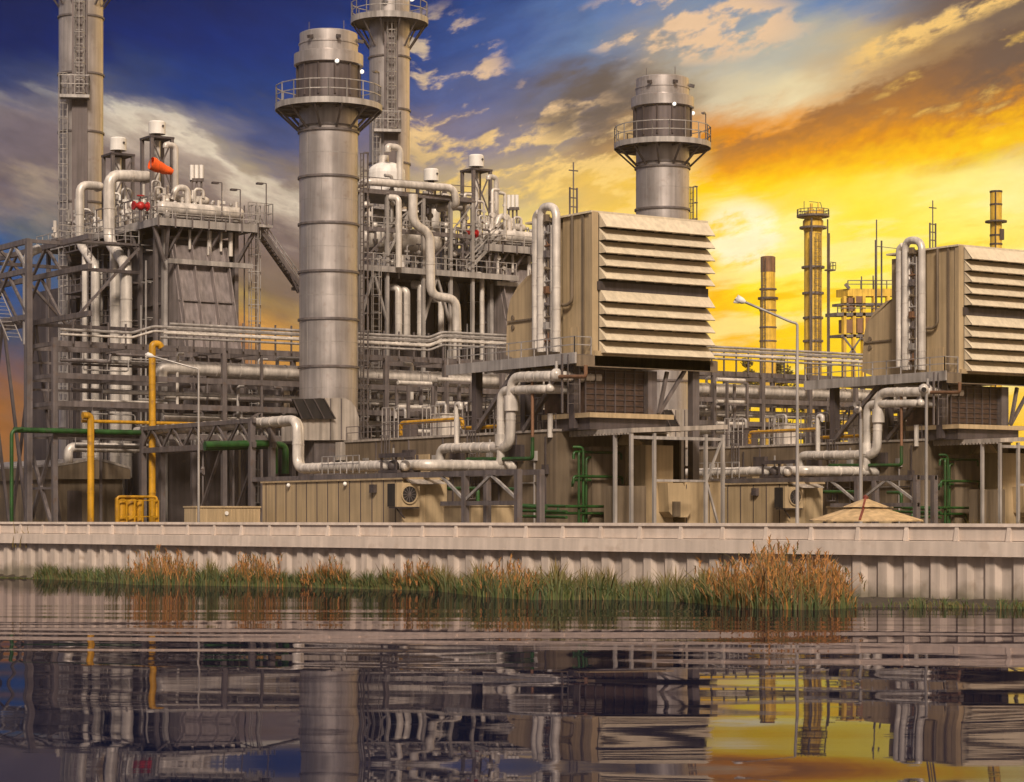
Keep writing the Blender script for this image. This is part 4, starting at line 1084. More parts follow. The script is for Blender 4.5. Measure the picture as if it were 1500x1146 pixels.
# ================================================================== pipe rack along r
FR, BK = 52.0, 58.0
ra = PL(80, 500, FR).x; rb = 88.0
lv = [PL(80, y, FR).z for y in (503, 550, 591, 636)]
t = thing('pipe_rack', 'long multi level steel pipe rack crossing the whole plant behind the wide stacks', 'pipe rack', (30, 55, GZ))
cols = [ra, PL(190, 500, FR).x, PL(328, 500, FR).x, PL(383, 500, FR).x] + [PL(383, 500, FR).x + 6.5 * k for k in range(1, 14)]
for i, r in enumerate(cols):
    w = .42 if i not in (1, 3) else .2
    for l in (FR, BK):
        if l == FR and i == 1: continue
        MB().box(r - w / 2, r + w / 2, l - w / 2, l + w / 2, GZ, lv[0] + (.2 if i else .5)).build('column', M['steel'], t)
    for z in lv: MB().bar((r, FR, z), (r, BK, z), .3, .35).build('cross_beam', M['steel'], t)
for z in lv:
    for l in (FR, BK): MB().bar((ra, l, z), (rb, l, z), .32, .48).build('rail_beam', M['steel'], t)
for z in ((lv[0] + lv[1]) / 2, (lv[1] + lv[2]) / 2 + .2):
    MB().bar((ra, BK - 1, z), (rb, BK - 1, z), .14, .2).build('rail_beam', M['steel'], t)
zx = PL(80, 715, FR).z
for (p, q) in (((ra, FR, GZ), (ra, BK, lv[3])), ((ra, BK, GZ), (ra, FR, lv[3]))): MB().bar(p, q, .28).build('brace', M['steel'], t)
MB().bar((ra, FR, zx), (ra, BK, zx), .2).build('brace', M['steel'], t)
for i in (2, 5, 8, 11, 14):
    MB().bar((cols[i], FR, lv[3]), (cols[i] + 4, FR, lv[2]), .2).build('brace', M['steel'], t)
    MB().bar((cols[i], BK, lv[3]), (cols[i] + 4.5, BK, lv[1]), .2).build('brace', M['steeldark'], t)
jog = [PL(190, 490, FR).x, PL(222, 490, FR).x, PL(625, 500, FR).x, PL(645, 500, FR).x]
k = 0; r = ra + 1.5
while r < rb:
    up = jog[1] < r
    MB().bar((r, FR - .4, lv[0]), (r, FR - .4, lv[0] + (2.5 if up else 1.9)), .13).build('tray_post', M['steel'], t)
    r += 1.62
names = ['lowest', 'second', 'third', 'fourth', 'fifth', 'topmost']
for i in range(6):
    if i < 2:
        r0_ = ra + .3; z = lv[0] + .75 + i * .4
        pts = [(r0_, FR - .45, z), (jog[0], FR - .45, z), (jog[1], FR - .45, z + .65)]
    else:
        z = lv[0] + .1 + i * .4; pts = [(jog[1] + .3 * i, FR - .45, z - .0)]
    zz = (pts[-1][2])
    pts += [(jog[2], FR - .45, zz), (jog[3], FR - .45, zz + .55), (rb, FR - .45, zz + .55)]
    # the bend by the second unit goes up, keep the run near the tray posts
    mb = MB().pipe(pts, .11 + .02 * (i % 2), .3, 8)
    mb.root('tray_pipe', M['galv'] if i % 3 else M['clad'], f'thin silver pipe on the rack top, {names[i]} of the stacked run', 'pipe', 'stacked thin pipes on the rack top', base=(ra, FR, lv[0]))
# large insulated runs on the tiers
def run(px0, px1, y, l, rad, m, lab, seam=2.0, dn=0.0, kind='rack_pipe'):
    a = PL(px0, y, l); rr1 = PL(px1, y, l).x
    pts = [(a.x, l, a.z), (rr1, l, a.z)]
    if dn: pts = [(a.x, l + 1.2, a.z - dn), (a.x, l + .0, a.z - dn), (a.x, l, a.z)][1:] + pts[1:]
    mb = MB().pipe(pts, rad, rad * 2, 12, seam); mb.root(kind, M[m], lab, 'pipe', 'pipes on the rack tiers', base=(a.x, l, a.z))
run(235, 1420, 538, 53.6, .62, 'clad', 'fattest silver pipe along the upper tier of the rack', 2.4, 1.4)
run(300, 1420, 553, 54.8, .24, 'clad', 'slim silver pipe just below the fattest pipe on the rack')
run(105, 1420, 528, 56.5, .2, 'galv', 'dull grey pipe at the back of the upper rack tier')
run(150, 1420, 574, 53.2, .17, 'galv', 'thin grey pipe at the front of the second rack tier')
run(240, 1420, 580, 54.6, .3, 'clad', 'medium silver pipe on the second rack tier')
run(105, 1420, 571, 56.5, .16, 'steel', 'dark pipe at the back of the second rack tier')
run(240, 1420, 613, 53.4, .26, 'clad', 'medium silver pipe on the third rack tier')
run(340, 1420, 620, 55.0, .18, 'galv', 'thin grey pipe on the third rack tier')
run(540, 1420, 648, 53.3, .25, 'galv', 'grey pipe on the lowest rack tier')
run(100, 225, 655, 55.0, .42, 'clad', 'short fat silver pipe above the small gabled building', 1.0, 1.4)
run(120, 420, 617, 51.4, .15, 'yellow', 'long thin yellow gas pipe along the rack front', 0, 0, 'gas_pipe')
run(20, 215, 630, 51.3, .23, 'green', 'green header pipe low on the rack end above the small building', 3.3, 0, 'water_pipe')
ru = random.Random(77)
tn = ('upper', 'second', 'third', 'lowest')
cnt = {}
for i in range(22):
    tier = i % 4; l = 52.6 + ru.random() * 5; r0_ = ra + 1 + ru.random() * 60; L_ = ru.uniform(9, 26)
    z = lv[tier] - ru.uniform(.5, 2.4); zo = z + ru.choice((-1.0, .7, 1.1)); k = cnt.get(tier, 0); cnt[tier] = k + 1
    pts = [(r0_, l, z), (r0_ + L_ * .45, l, z), (r0_ + L_ * .45 + .01, l, zo), (r0_ + L_, l, zo)]
    mb = MB().pipe(pts, ru.choice((.07, .1, .14, .18)), .3, 8)
    for j in range(int(L_ / 2.2)):
        r = r0_ + j * 2.2; zz = z if r < r0_ + L_ * .45 else zo; mb.bar((r, l, zz), (r, l, zz + ru.uniform(.4, .9)), .06)
    mb.root('conduit', M[ru.choice(('clad', 'galv', 'galv', 'steel', 'clad'))], f'thin jogged conduit hung under the {tn[tier]} tier of the rack, {("first", "second", "third", "fourth", "fifth", "sixth")[k]} of its tier', 'conduit', 'conduits in the rack')
t = thing('storage_shed', 'plain tan shed seen through the rack between boiler and wide stack', 'shed', PL(400, 640, 76))
a, b_ = PL(352, 640, 76), PL(446, 566, 76)
MB().box(a.x, b_.x + 2, 76, 88, GZ, b_.z).build('wall', M['tan'], t); MB().box(a.x - .3, b_.x + 2.3, 75.7, 88.3, b_.z, b_.z + .3).build('roof', M['roof'], t); MB().box(a.x + 1, a.x + 3, 75.94, 76, b_.z - 3.4, b_.z - 1).build('vent', M['steeldark'], t)
# vertical links between tiers, each a pipe of its own
ru = random.Random(21)
bays = [PL(x, 560, 53).x for x in (262, 282, 301, 312, 348, 362, 399, 415, 535, 552, 568, 583, 610, 632, 655, 672, 705, 722, 1050, 1075, 1102, 1130, 1155, 1190, 1215, 1240)]
ords = ['first', 'second', 'third', 'fourth', 'fifth', 'sixth', 'seventh', 'eighth', 'ninth', 'tenth', 'eleventh', 'twelfth', 'thirteenth', 'fourteenth', 'fifteenth', 'sixteenth', 'seventeenth', 'eighteenth', 'nineteenth', 'twentieth']
for i, r in enumerate(bays):
    l = 52.8 + ru.random() * 3; a, b_ = (lv[2], lv[0]) if i % 3 == 0 else ((lv[3], lv[1]) if i % 3 == 1 else (GZ, lv[2]))
    dx = ru.choice((-.9, .9, .6))
    mb = MB().pipe([(r + dx, l, b_ - .3), (r, l, b_ - .3), (r, l, a + .1)], ru.choice((.1, .14, .2)), .3, 8)
    if ru.random() < .6:
        z = (a + b_) / 2; mb.tube((r, l - .25, z), (r, l + .25, z), .26, 8); mb.ball((r, l, z + .3), .24, 8)
    seg = 'between gabled building and wide stack' if i < 8 else ('between the two wide stacks' if i < 18 else 'beyond the whole filter house')
    n = i if i < 8 else (i - 8 if i < 18 else i - 18)
    mb.root('link_pipe', M[ru.choice(('galv', 'clad', 'steel'))], f'thin bent vertical pipe inside the rack {seg}, {ords[n]} along', 'pipe', 'vertical link pipes in the rack')

# ---- yellow gas pipes at the rack end
def vpipe(name, pts, rad, m, lab, l=50.6, bend=.5, seam=0):
    p = [PL(x, y, l) for x, y in pts]
    MB().pipe(p, rad, bend, 12, seam).root(name, M[m], lab, 'pipe', None, base=(p[-1].x, l, GZ))
t_y = [(236, 509), (233, 504), (223, 504), (223, 775)]
vpipe('gas_riser', t_y, .30, 'yellow', 'tall yellow gas riser with hooked top beside the street lamp', seam=3.4)
vpipe('gas_riser', [(121, 609), (133, 609), (133, 775)], .30, 'yellow', 'shorter yellow gas riser in front of the small gabled building', seam=3.1)
vpipe('water_riser', [(33, 628), (17, 631), (17, 775)], .16, 'green', 'thin green vertical pipe at the outer end of the rack', 50.4)
vpipe('water_riser', [(300, 652), (402, 650), (402, 694)], .3, 'green', 'fat green pipe turning down by the container roof, in front', 31.5, .6)
vpipe('water_riser', [(300, 655), (418, 652), (418, 694)], .3, 'green', 'fat green pipe turning down by the container roof, behind', 33.0, .6)
vpipe('corner_pipe', [(58, 364), (44, 370), (40, 380), (40, 505)], .4, 'galv', 'pale bent pipe rising above the rack corner in front of the lattice', 56.0, .9)
q = lambda x, y: PL(x, y, 48.5)
t = thing('gas_skid', 'small yellow gas skid of drums and pipes at the foot of the tall yellow riser', 'gas skid', q(190, 762))
for (x, w) in ((177, .5), (192, .5), (205, .35)):
    p = q(x, 730); MB().lathe((p.x, 48.5, 0), [(.01, GZ + .4), (w, GZ + .5), (w, p.z), (.01, p.z + .25)], 14).build('vessel', M['yellow'], t)
p0, p1 = q(168, 733), q(226, 733)
MB().rail([(p0.x, 47.7, GZ), (p1.x, 47.7, GZ)], p0.z - GZ, .8, .1).build('frame', M['yellow'], t)
MB().pipe([(p0.x, 48, GZ + .6), (p0.x, 48, p0.z + .3), (p1.x, 48, p0.z + .3), (p1.x, 48, GZ)], .12, .3, 8).build('pipe', M['yellow'], t)

# ---- small gabled building
GL = 59.5
q = lambda x, y: PL(x, y, GL)
e0, pk, e1 = q(84, 684), q(142, 674), q(191, 688)
t = thing('gabled_building', 'small tan gabled building behind the rack end columns', 'building', (e0.x, GL + 6, GZ))
wl, wr = q(88, 700).x, q(183, 700).x
MB().box(wl, wr, GL + .5, GL + 20, GZ, q(100, 702).z).build('wall', M['tandark'], t)
MB().prism([e0, pk, e1, q(191, 702), q(84, 702)], (0, 21, 0)).build('gable', M['tandark'], t)
for (a, b_) in ((e0, pk), (pk, e1)):
    n = V((0, 0, .2)); MB().prism([a + n * .2, b_ + n * .2, b_ + n * 1.2, a + n * 1.2], (0, 21.2, 0)).build('roof', M['roof'], t)
a, b_ = q(102, 760), q(123, 719); MB().box(a.x, b_.x, GL + .42, GL + .5, GZ, b_.z).build('door', M['stackdark'], t)
MB().box(e0.x, e0.x + .06, GL - .05, GL, q(0, 702).z, e0.z).build('trim', M['roof'], t)
# ---- small ribbed cabinet
q = lambda x, y: PL(x, y, 28.0)
a, b_ = q(287, 764), q(381, 744)
t = thing('ribbed_cabinet', 'low ribbed tan cabinet behind the flood wall at the lamp post foot', 'cabinet', (a.x + 2.4, 29, GZ))
MB().box(a.x, b_.x, 28, 30, GZ, b_.z).build('body', M['tan'], t); MB().box(a.x - .06, b_.x + .06, 27.9, 30.1, b_.z, b_.z + .12).build('lid', M['tan'], t)
for k in range(22): r = a.x + .15 + (b_.x - a.x - .3) * k / 21; MB().box(r - .05, r + .05, 27.93, 28, GZ, b_.z - .1).build('rib', M['tan'], t)
p = q(331, 752); vdisc(MB(), V((p.x, 27.9, p.z)), .01, .16, .04, 12).build('badge', M['white'], t)

# ---- lattice gallery behind the rack end
GR = -19.5
t = thing('lattice_gallery', 'steel lattice conveyor gallery leaving the picture behind the rack corner', 'gallery', (GR, 75, GZ))
q = lambda x, y: PR(x, y, GR)
zt_, zm2, zb3 = q(42, 353).z, q(42, 396).z, q(42, 464).z
l0, l1 = q(42, 353).y, q(42, 353).y + 46
for r in (GR, GR + 3.0):
    for z in (zt_, zm2, zb3): MB().bar((r, l0 - 6 if r > GR else l0, z), (r, l1, z), .35, .45).build('chord', M['steel'], t)
    MB().truss((r, l0, zm2), (r, l1, zm2), (r, l0, zt_), (r, l1, zt_), 14, .22).build('web', M['galv'] if r == GR else M['steel'], t)
    MB().truss((r, l0, zb3), (r, l1, zb3), (r, l0, zm2), (r, l1, zm2), 10, .22).build('web', M['steel'], t)
    MB().truss((r, l0, GZ), (r, l1, GZ), (r, l0, zb3), (r, l1, zb3), 8, .24).build('web', M['steeldark'], t)
for k in range(5):
    l = l0 + 11 * k; MB().box(GR - .25, GR + .25, l - .25, l + .25, GZ, zt_).build('tower_leg', M['steel'], t)
    MB().bar((GR, l, zt_), (GR + 3, l, zt_), .3).build('tie', M['steel'], t)
a, b_ = q(5, 415), q(40, 500)
MB().ladder((GR - .6, l0 + 7, zm2 - .6), (GR - .6, l0 + 1.5, zb3 - 2), (1, 0, 0), 1.2, 0, None, .5).build('stair', M['galv'], t)
t = thing('link_platform', 'thin steel walkway joining the lattice gallery to the boiler platform', 'walkway', (-12, 61, zpl - 5))
zz = PL(100, 350, 64).z
MB().box(-13, -5, 64, 65.5, zz - .2, zz).build('deck', M['steel'], t); MB().rail([(-13, 64, zz), (-5, 64, zz)], 1.2, 1.3, .07).build('railing', M['galv'], t)
for y in (393, 478):
    z = PL(100, y, 64).z; MB().bar((GR, 64, z), (-5, 64, z), .3).build('tie_beam', M['steeldark'], t)
MB().bar((GR, 64, zz - .4), (-12, 64, PL(100, 478, 64).z), .22).build('brace', M['steel'], t); MB().bar((-5, 64, zz - .4), (-12, 64, PL(100, 478, 64).z), .22).build('brace', M['steel'], t)

# ---- ladder tower and stair beside the boiler
q = lambda x, y: PL(x, y, 62.5)
t = thing('ladder_tower', 'slender caged ladder tower in front of the yellow cloud gap', 'ladder', q(371, 490))
a, b_ = q(371, 490), q(371, 302)
MB().ladder((a.x, 62.5, GZ + 3), (b_.x, 62.5, b_.z), (1, 0, 0), .9, .55, (.3, -1, 0), .8).build('caged_ladder', M['galv'], t)
for x in (363, 380): p = q(x, 300); MB().bar((p.x, 63.2, GZ), (p.x, 63.2, p.z), .1).build('pole', M['steel'], t)
p = q(378, 330); MB().box(p.x - 1.4, p.x + 1.2, 61.8, 63.5, p.z - .25, p.z).build('landing', M['galv'], t)
MB().rail([(p.x - 1.4, 61.8, p.z), (p.x + 1.2, 61.8, p.z), (p.x + 1.2, 63.5, p.z)], 2.0, .8, .07).build('railing', M['galv'], t)
t = thing('outside_stair', 'steel stair flight sloping from the ladder tower towards the wide stack', 'stair', q(436, 416))
s0_, s1_ = q(380, 334), q(441, 420)
for dy in (0, 1.0): MB().bar(s0_ + V((0, dy, 0)), s1_ + V((0, dy, 0)), .14, .4).build('stringer', M['steel'], t)
for dy in (0, 1.0):
    b_ = MB()
    for hh in (1.1, .6): b_.bar(s0_ + V((0, dy, hh)), s1_ + V((0, dy, hh)), .08)
    for k in range(6): p = s0_.lerp(s1_, k / 5) + V((0, dy, 0)); b_.bar(p, p + V((0, 0, 1.1)), .08)
    b_.build('handrail', M['galv'], t)
for k in range(16):
    p = s0_.lerp(s1_, (k + .5) / 16); MB().box(p.x - .18, p.x + .18, p.y, p.y + 1.0, p.z - .03, p.z + .03).build('tread', M['galv'], t)
a = q(424, 400); MB().bar(a, q(437, 420) + V((0, 0, -.6)), .2).build('bracket', M['steeldark'], t)
MB().box(s1_.x - .4, s1_.x + 3, 62.3, 63.7, s1_.z - .3, s1_.z).build('landing', M['steel'], t)
MB().bar((s1_.x + 2.5, 63, GZ), (s1_.x + 2.5, 63, s1_.z), .3).build('post', M['steel'], t)
for (x, y, yb, lab) in ((390, 269, 330, 'thin floodlight pole above the ladder tower landing'), (352, 278, 325, 'shorter thin floodlight pole at the end of the steam drum'), (325, 268, 325, 'thin pole with flat dark lamp disc over the steam drum')):
    p, r = PL(x, y, 61), PL(x, yb, 61); d = thing('floodlight_pole', lab, 'light pole', r, 'thin poles on the boiler platform')
    MB().tube(r, p, .06, 6).build('pole', M['steel'], d); MB().bar(p, p + V((-.8, 0, 0)), .08).build('arm', M['steel'], d); MB().box(p.x - 1.0, p.x - .4, p.y - .2, p.y + .2, p.z - .16, p.z + .02).build('head', M['steeldark'], d)
# ---- windsock
p, s_ = PL(221, 239, 60.3), PL(252, 252, 60.3)
b0 = PL(221, 322, 60.3)
d = thing('windsock', 'bright orange windsock streaming above the steam drum', 'windsock', b0)
MB().tube((b0.x, 60.3, zpl), (p.x, 60.3, p.z + .4), .05, 6).build('pole', M['steel'], d)
n = 8
pts = [p.lerp(s_, i / n) + V((0, 0, -.07 * math.sin(i / n * 3.1) + .03 * math.sin(i * 2.1))) for i in range(n + 1)]
MB().sweep(pts, [.58, .62, .57, .54, .49, .45, .39, .35, .28], 14, False).build('sock', M['orange'], d)

# ---- domed vessel tower between the units
q = lambda x, y: PL(x, y, 60)
q2 = lambda x, y: PL(x, y, 62.5)
t = thing('vessel_tower', 'open steel tower carrying the domed vessel between the wide stack and hazy boiler', 'steel tower', q(600, 640))
zd = q(600, 395).z; zd2 = q(600, 285).z
xs = [q(x, 400).x for x in (528, 567, 620, 660, 692)]
for i, r in enumerate(xs):
    for l in (60, 65.5):
        MB().box(r - .16, r + .16, l - .16, l + .16, GZ, zd2 if i not in (1,) else zd2 + .0).build('column', M['galv'] if l == 60 else M['steel'], t)
for z in (zd, zd2, (zd + zd2) / 2):
    for l in (60, 65.5): MB().bar((xs[0], l, z), (xs[4], l, z), .25, .4).build('beam', M['steel'], t)
MB().box(xs[0] - .5, xs[4] + 5.2, 59.6, 66, zd - .3, zd - .1).build('deck', M['steel'], t)
MB().box(xs[0] - .5, xs[4] + 5.2, 59.45, 59.6, zd - .45, zd + .1).build('deck_edge', M['galv'], t)
MB().rail([(xs[0], 59.6, zd), (xs[4] + 5, 59.6, zd)], 1.3, 1.2, .07).build('railing', M['galv'], t)
MB().box(xs[0] - .5, xs[4] + .3, 59.8, 66, zd2 - .25, zd2 - .05).build('deck', M['steel'], t)
MB().rail([(xs[0] - .4, 59.9, zd2), (xs[4] + .2, 59.9, zd2)], 1.3, 1.3, .07).build('railing', M['steel'], t)
for (ia, ib) in ((0, 1), (2, 3)):
    m_ = (xs[ia] + xs[ib]) / 2
    for k in (ia, ib): MB().bar((m_, 60, zd - .5), (xs[k], 60, zd - 5.2), .22).build('brace', M['galv'], t)
MB().bar((xs[1], 60, (zd + zd2) / 2 - 2.5), (xs[2] - 1, 60, zd2 - .5), .18).build('brace', M['galv'], t)
zmd = (zd + zd2) / 2
MB().rail([(xs[0], 59.9, zmd), (xs[4], 59.9, zmd)], 1.2, 1.3, .07).build('railing', M['galv'], t)
for (ia, za, zb) in ((0, zd, zmd), (1, zmd, zd2), (2, zd, zmd), (3, zmd, zd2)):
    MB().bar((xs[ia], 60, za + .2), (xs[ia + 1], 60, zb - .4), .14).build('brace', M['galv' if ia % 2 else 'steel'], t)
ru = random.Random(8)
for k in range(34):
    r = xs[0] + .5 + (xs[4] + 4 - xs[0]) * (k % 17) / 16 + ru.uniform(-.2, .2); l = 60.4 + ru.random() * 3; z0_ = zd if k < 17 else zmd; hh = ru.uniform(1.5, 5.5)
    b_ = MB(); rr_ = ru.choice((.08, .12, .17))
    b_.pipe([(r, l, z0_), (r, l, z0_ + hh), (r + ru.choice((-.8, .8)), l, z0_ + hh)], rr_, .3, 8); b_.tube((r, l - .2, z0_ + hh * .5), (r, l + .2, z0_ + hh * .5), rr_ + .12, 8); b_.bar((r - .25, l, z0_ + hh * .75), (r + .25, l, z0_ + hh * .75), .2)
    b_.build('small_pipe', M[ru.choice(('clad', 'galv', 'clad', 'steel'))], t)
a, b_ = q(688, 395), q(742, 338)
for dl in (0, .9):
    MB().bar((a.x, 60.2 + dl, a.z), (b_.x, 60.2 + dl, b_.z), .14, .3).build('stringer', M['galv'], t)
    MB().bar((a.x, 60.2 + dl, a.z + 1.1), (b_.x, 60.2 + dl, b_.z + 1.1), .09).build('handrail', M['galv'], t)
for k in range(11):
    p = V((a.x, 60.2, a.z)).lerp(V((b_.x, 60.2, b_.z)), (k + .5) / 11); MB().box(p.x - .15, p.x + .15, 60.2, 61.1, p.z - .03, p.z + .03).build('tread', M['steel'], t)
# dark backing casing of the tower: a closed plant building
t = thing('feedwater_building', 'dark clad feedwater building behind the domed vessel tower', 'building', (xs[2], 70, GZ))
fx_ = PL(532, 450, 66.5).x
MB().box(fx_, xs[4] + 2, 66.5, 75, GZ, q(600, 402).z).build('wall', M['casing'], t); MB().box(fx_ - .2, xs[4] + 2.2, 66.3, 75.2, q(600, 402).z, q(600, 400).z + .1).build('roof', M['steel'], t)
for k in range(6): MB().box(fx_ + .3 + k * 2, fx_ + .6 + k * 2, 66.3, 66.5, GZ, q(600, 404).z).build('pier', M['steeldark'], t)
# domed vessel
c = q2(574, 268); rad = 29 / F * 218
t = thing('domed_vessel', 'white domed vessel with hooked vent on top of the steel tower', 'vessel', (c.x, c.y + 1, zd2))
zz0, zz1 = zd2, q2(576, 253).z
prof = [(rad, zz0), (rad, zz1)] + [(rad * math.cos(a * math.pi / 12), zz1 + rad * .62 * math.sin(a * math.pi / 12)) for a in range(1, 7)]
MB().lathe((c.x, c.y + 1, 0), prof, 28).build('shell', M['white'], t)
p = q2(575, 243); z_t = q2(575, 218).z
MB().pipe([(p.x - 1.1, c.y - .9, z_t - .55), (p.x - 1.1, c.y - .9, z_t), (p.x + .3, c.y - .9, z_t), (p.x + .3, c.y - .9, zd2)], .34, .6, 12).build('hooked_vent', M['clad'], t)
MB().tube((p.x - .4, c.y + 1, zz1 + 1), (p.x - .4, c.y + 1, z_t - .6), .5, 12).build('neck', M['clad'], t)
# horizontal header
a, b_ = q(538, 266), q(658, 276)
MB().pipe([a + V((-.3, 2.5, -.2)), a, V((b_.x, 59.2, a.z)), V((b_.x + .4, 59.2, a.z - 1.6)), V((b_.x + .4, 62.5, a.z - 1.6))], .38, .7, 14, 3).root('steam_header', M['clad'], 'fat horizontal steam header in front of the domed vessel', 'pipe', None, base=a)
mb = MB(); a, b_ = q2(525, 348), q2(648, 348)
mb.sweep([V((a.x, 63, a.z)), V((a.x + .3, 63, a.z)), V((a.x + .9, 63, a.z)), V((b_.x - .9, 63, a.z)), V((b_.x - .3, 63, a.z)), V((b_.x, 63, a.z))], [.1, .95, 1.35, 1.35, .95, .1], 20)
d = thing('feedwater_tank', 'fat horizontal insulated tank lying inside the steel tower', 'tank', V((a.x, 63, zd)))
mb.build('shell', M['clad'], d)
for k in range(3): r = a.x + 1.2 + k * 2.9; MB().box(r - .2, r + .2, 62, 64, zd, a.z - .9).build('saddle', M['steel'], d)
mb = MB(); a, b_ = q2(532, 312), q2(640, 312)
mb.sweep([V((a.x, 64, a.z)), V((a.x + .5, 64, a.z)), V((b_.x - .5, 64, a.z)), V((b_.x, 64, a.z))], [.4, .75, .75, .4], 16)
mb.root('feedwater_tank', M['galv'], 'slimmer horizontal tank above the fat one inside the steel tower', 'tank')
q3 = lambda x, y: PL(x, y, 57.6)
MB().pipe([q3(605, 285), q3(605, 328), q3(630, 342), q3(631, 434), q3(668, 438), q3(670, 512)], .45, 1.1, 14, 3).root('snaking_pipe', M['clad'], 'thick pale pipe snaking down the front of the steel tower', 'pipe', None, base=q3(670, 512))
for i, (x, y0_, y1_, rad_, lab) in enumerate(((584, 290, 392, .3, 'vertical pale pipe inside the tower from header to deck'), (584, 422, 505, .36, 'first short pale pipe below the tower deck'), (596, 425, 505, .34, 'second short pale pipe below the tower deck'),
                                  (617, 418, 505, .42, 'third and fattest short pale pipe below the tower deck'), (646, 440, 505, .3, 'short ribbed pipe below the deck, inside the snaking bend'), (706, 402, 560, .24, 'slim pole like pipe below the red valve landing'))):
    l_ = 59.0 if i == 0 else 60.8
    a, b_ = PL(x, y0_, l_), PL(x, y1_, l_)
    MB().pipe([a + V((-.5, .8, .1)), a, b_], rad_, rad_ * 1.5, 12, 1.2 if i else 0).root('drop_pipe', M['clad'], lab, 'pipe', 'drop pipes in the steel tower', base=b_)
ru = random.Random(31)
for i in range(12):
    x = 536 + i * 13; y = (300, 330, 372, 385)[i % 4]; l_ = 60.6 + (i % 3)
    p = PL(x, y, l_); d = thing('tower_valve', f'small valve with wheel on the steel tower decks, {ords[i]} counted from the wide stack', 'valve', p, 'small valves in the steel tower')
    MB().ball(p, .34, 8).build('body', M['clad'], d); MB().tube(p - V((.7, 0, 0)), p + V((.7, 0, 0)), .16, 8).build('spool', M['galv'], d); MB().tube(p, p + V((0, 0, .9)), .06, 6).build('stem', M['steel'], d); MB().disc(p, .16, .32, p.z + .9, p.z + .97, 12).build('wheel', M['steel'], d)
    MB().tube((p.x + .7, p.y, p.z), (p.x + .7, p.y, p.z - 1.5), .1, 7).build('drop', M['galv'], d)
# ladders in front of rack between the units
for (x0_, yt, yb, l_, lab) in ((550, 380, 565, 56.0, 'tall caged ladder just beside the wide stack'), (622, 545, 650, 50.5, 'short caged ladder in front of the rack between the stacks')):
    a, b_ = PL(x0_, yb, l_), PL(x0_, yt, l_); b_.x = a.x
    MB().ladder((a.x, l_, a.z), (a.x, l_, b_.z), (1, 0, 0), .8, .5, (0, -1, 0), .7).root('caged_ladder', M['galv'], lab, 'ladder', 'caged ladders', base=a)
for (px, y, l_, lab) in ((598, 565, 47, 'open pipe frame behind the nearer turbine hall, by the ladder'), (655, 560, 47, 'open pipe frame behind the nearer turbine hall, by the platform columns'), (1065, 560, 47, 'open pipe frame beyond the canopy, against the yellow sky')):
    p = PL(px, y, l_); d = thing('scaffold', lab, 'scaffold', (p.x, l_, GZ), 'open pipe frames')
    for dx in (0, 2.6):
        for dl in (0, 2): MB().box(p.x + dx - .12, p.x + dx + .12, l_ + dl - .12, l_ + dl + .12, GZ, p.z).build('post', M['steel'], d)
    for z in (p.z, p.z - 2.2, p.z - 4.4):
        MB().bar((p.x, l_, z), (p.x + 2.6, l_, z), .2).build('beam', M['steel'], d); MB().tube((p.x - .5, l_ + 1, z + .3), (p.x + 3.1, l_ + 1, z + .3), .2, 8).build('pipe', M['clad'], d)

# ================================================================== street lamps, posts, tent roof near the wall
def street_lamp(px, d_, ybase, yel, head, lab):
    w = lambda x, y: PW(x, y, d_)
    b0, e, hd = w(px, ybase), w(px - 4, yel), w(*head)
    b0.z = GZ
    t = thing('street_lamp', lab, 'street lamp', b0, 'street lamps along the wall')
    top = w(px, yel + 22)
    MB().sweep([b0, V((b0.x, b0.y, b0.z + 2)), top], [.1, .075, .06], 12).build('pole', M['galv'], t)
    dirn = hd - e
    MB().pipe([top, w(px, yel), e + dirn * .05, e + dirn * .9], .055, .9, 10).build('arm', M['galv'], t)
    a = e + dirn * .84; b_ = hd
    s = (b_ - a).normalized()
    lh_ = MB().sweep([a, a + s * .12, a + s * .4, b_ - s * .1, b_], [.06, .13, .17, .13, .05], 12).build('lamp_head', M['white'], t)
    MB().sweep([a + s * .3 - V((0, 0, .1)), a + s * .5 - V((0, 0, .13)), b_ - s * .16 - V((0, 0, .1))], [.08, .11, .07], 10).build('lens', M['clad'], lh_)
    MB().box(b0.x - .14, b0.x + .14, b0.y - .16, b0.y - .08, GZ + .4, GZ + 1.0).build('hatch', M['steel'], t)
street_lamp(291, 142, 770, 540, (213, 519), 'curved street lamp beside the tall yellow riser')
street_lamp(1168, 96, 775, 474, (1078, 437), 'curved street lamp against the yellow sunset gap')
w = lambda x, y: PW(x, y, 118)
b0 = w(1261, 760); b0.z = GZ
t = thing('horn_post', 'pale post with round horn speakers behind the tent roof', 'post', b0)
MB().sweep([b0, w(1261, 614)], [.11, .09], 12).build('pole', M['galv'], t)
p = w(1257, 600); MB().ball(p, .2, 12).build('housing', M['clad'], t); MB().sweep([p + V((.1, 0, .1)), p + V((-.25, -.2, .2)), p + V((-.32, -.26, .22))], [.06, .13, .19], 12, False).build('horn', M['galv'], t); MB().tube(w(1261, 616), w(1259, 588), .07, 8).build('spigot', M['steel'], t)
w = lambda x, y: PW(x, y, 112)
b0 = w(1357, 760); b0.z = GZ
t = thing('camera_post', 'pale thin post with round security camera near the cut-off filter house', 'post', b0)
MB().sweep([b0, w(1357, 575)], [.09, .075], 12).build('pole', M['galv'], t)
p = w(1353, 570); MB().ball(p, .26, 12).build('housing', M['clad'], t); MB().bar(w(1348, 566), w(1362, 566), .2, .16).build('bracket', M['steel'], t); MB().tube(p, p + V((-.22, -.25, -.05)), .12, 10).build('lens', M['dark'], t)
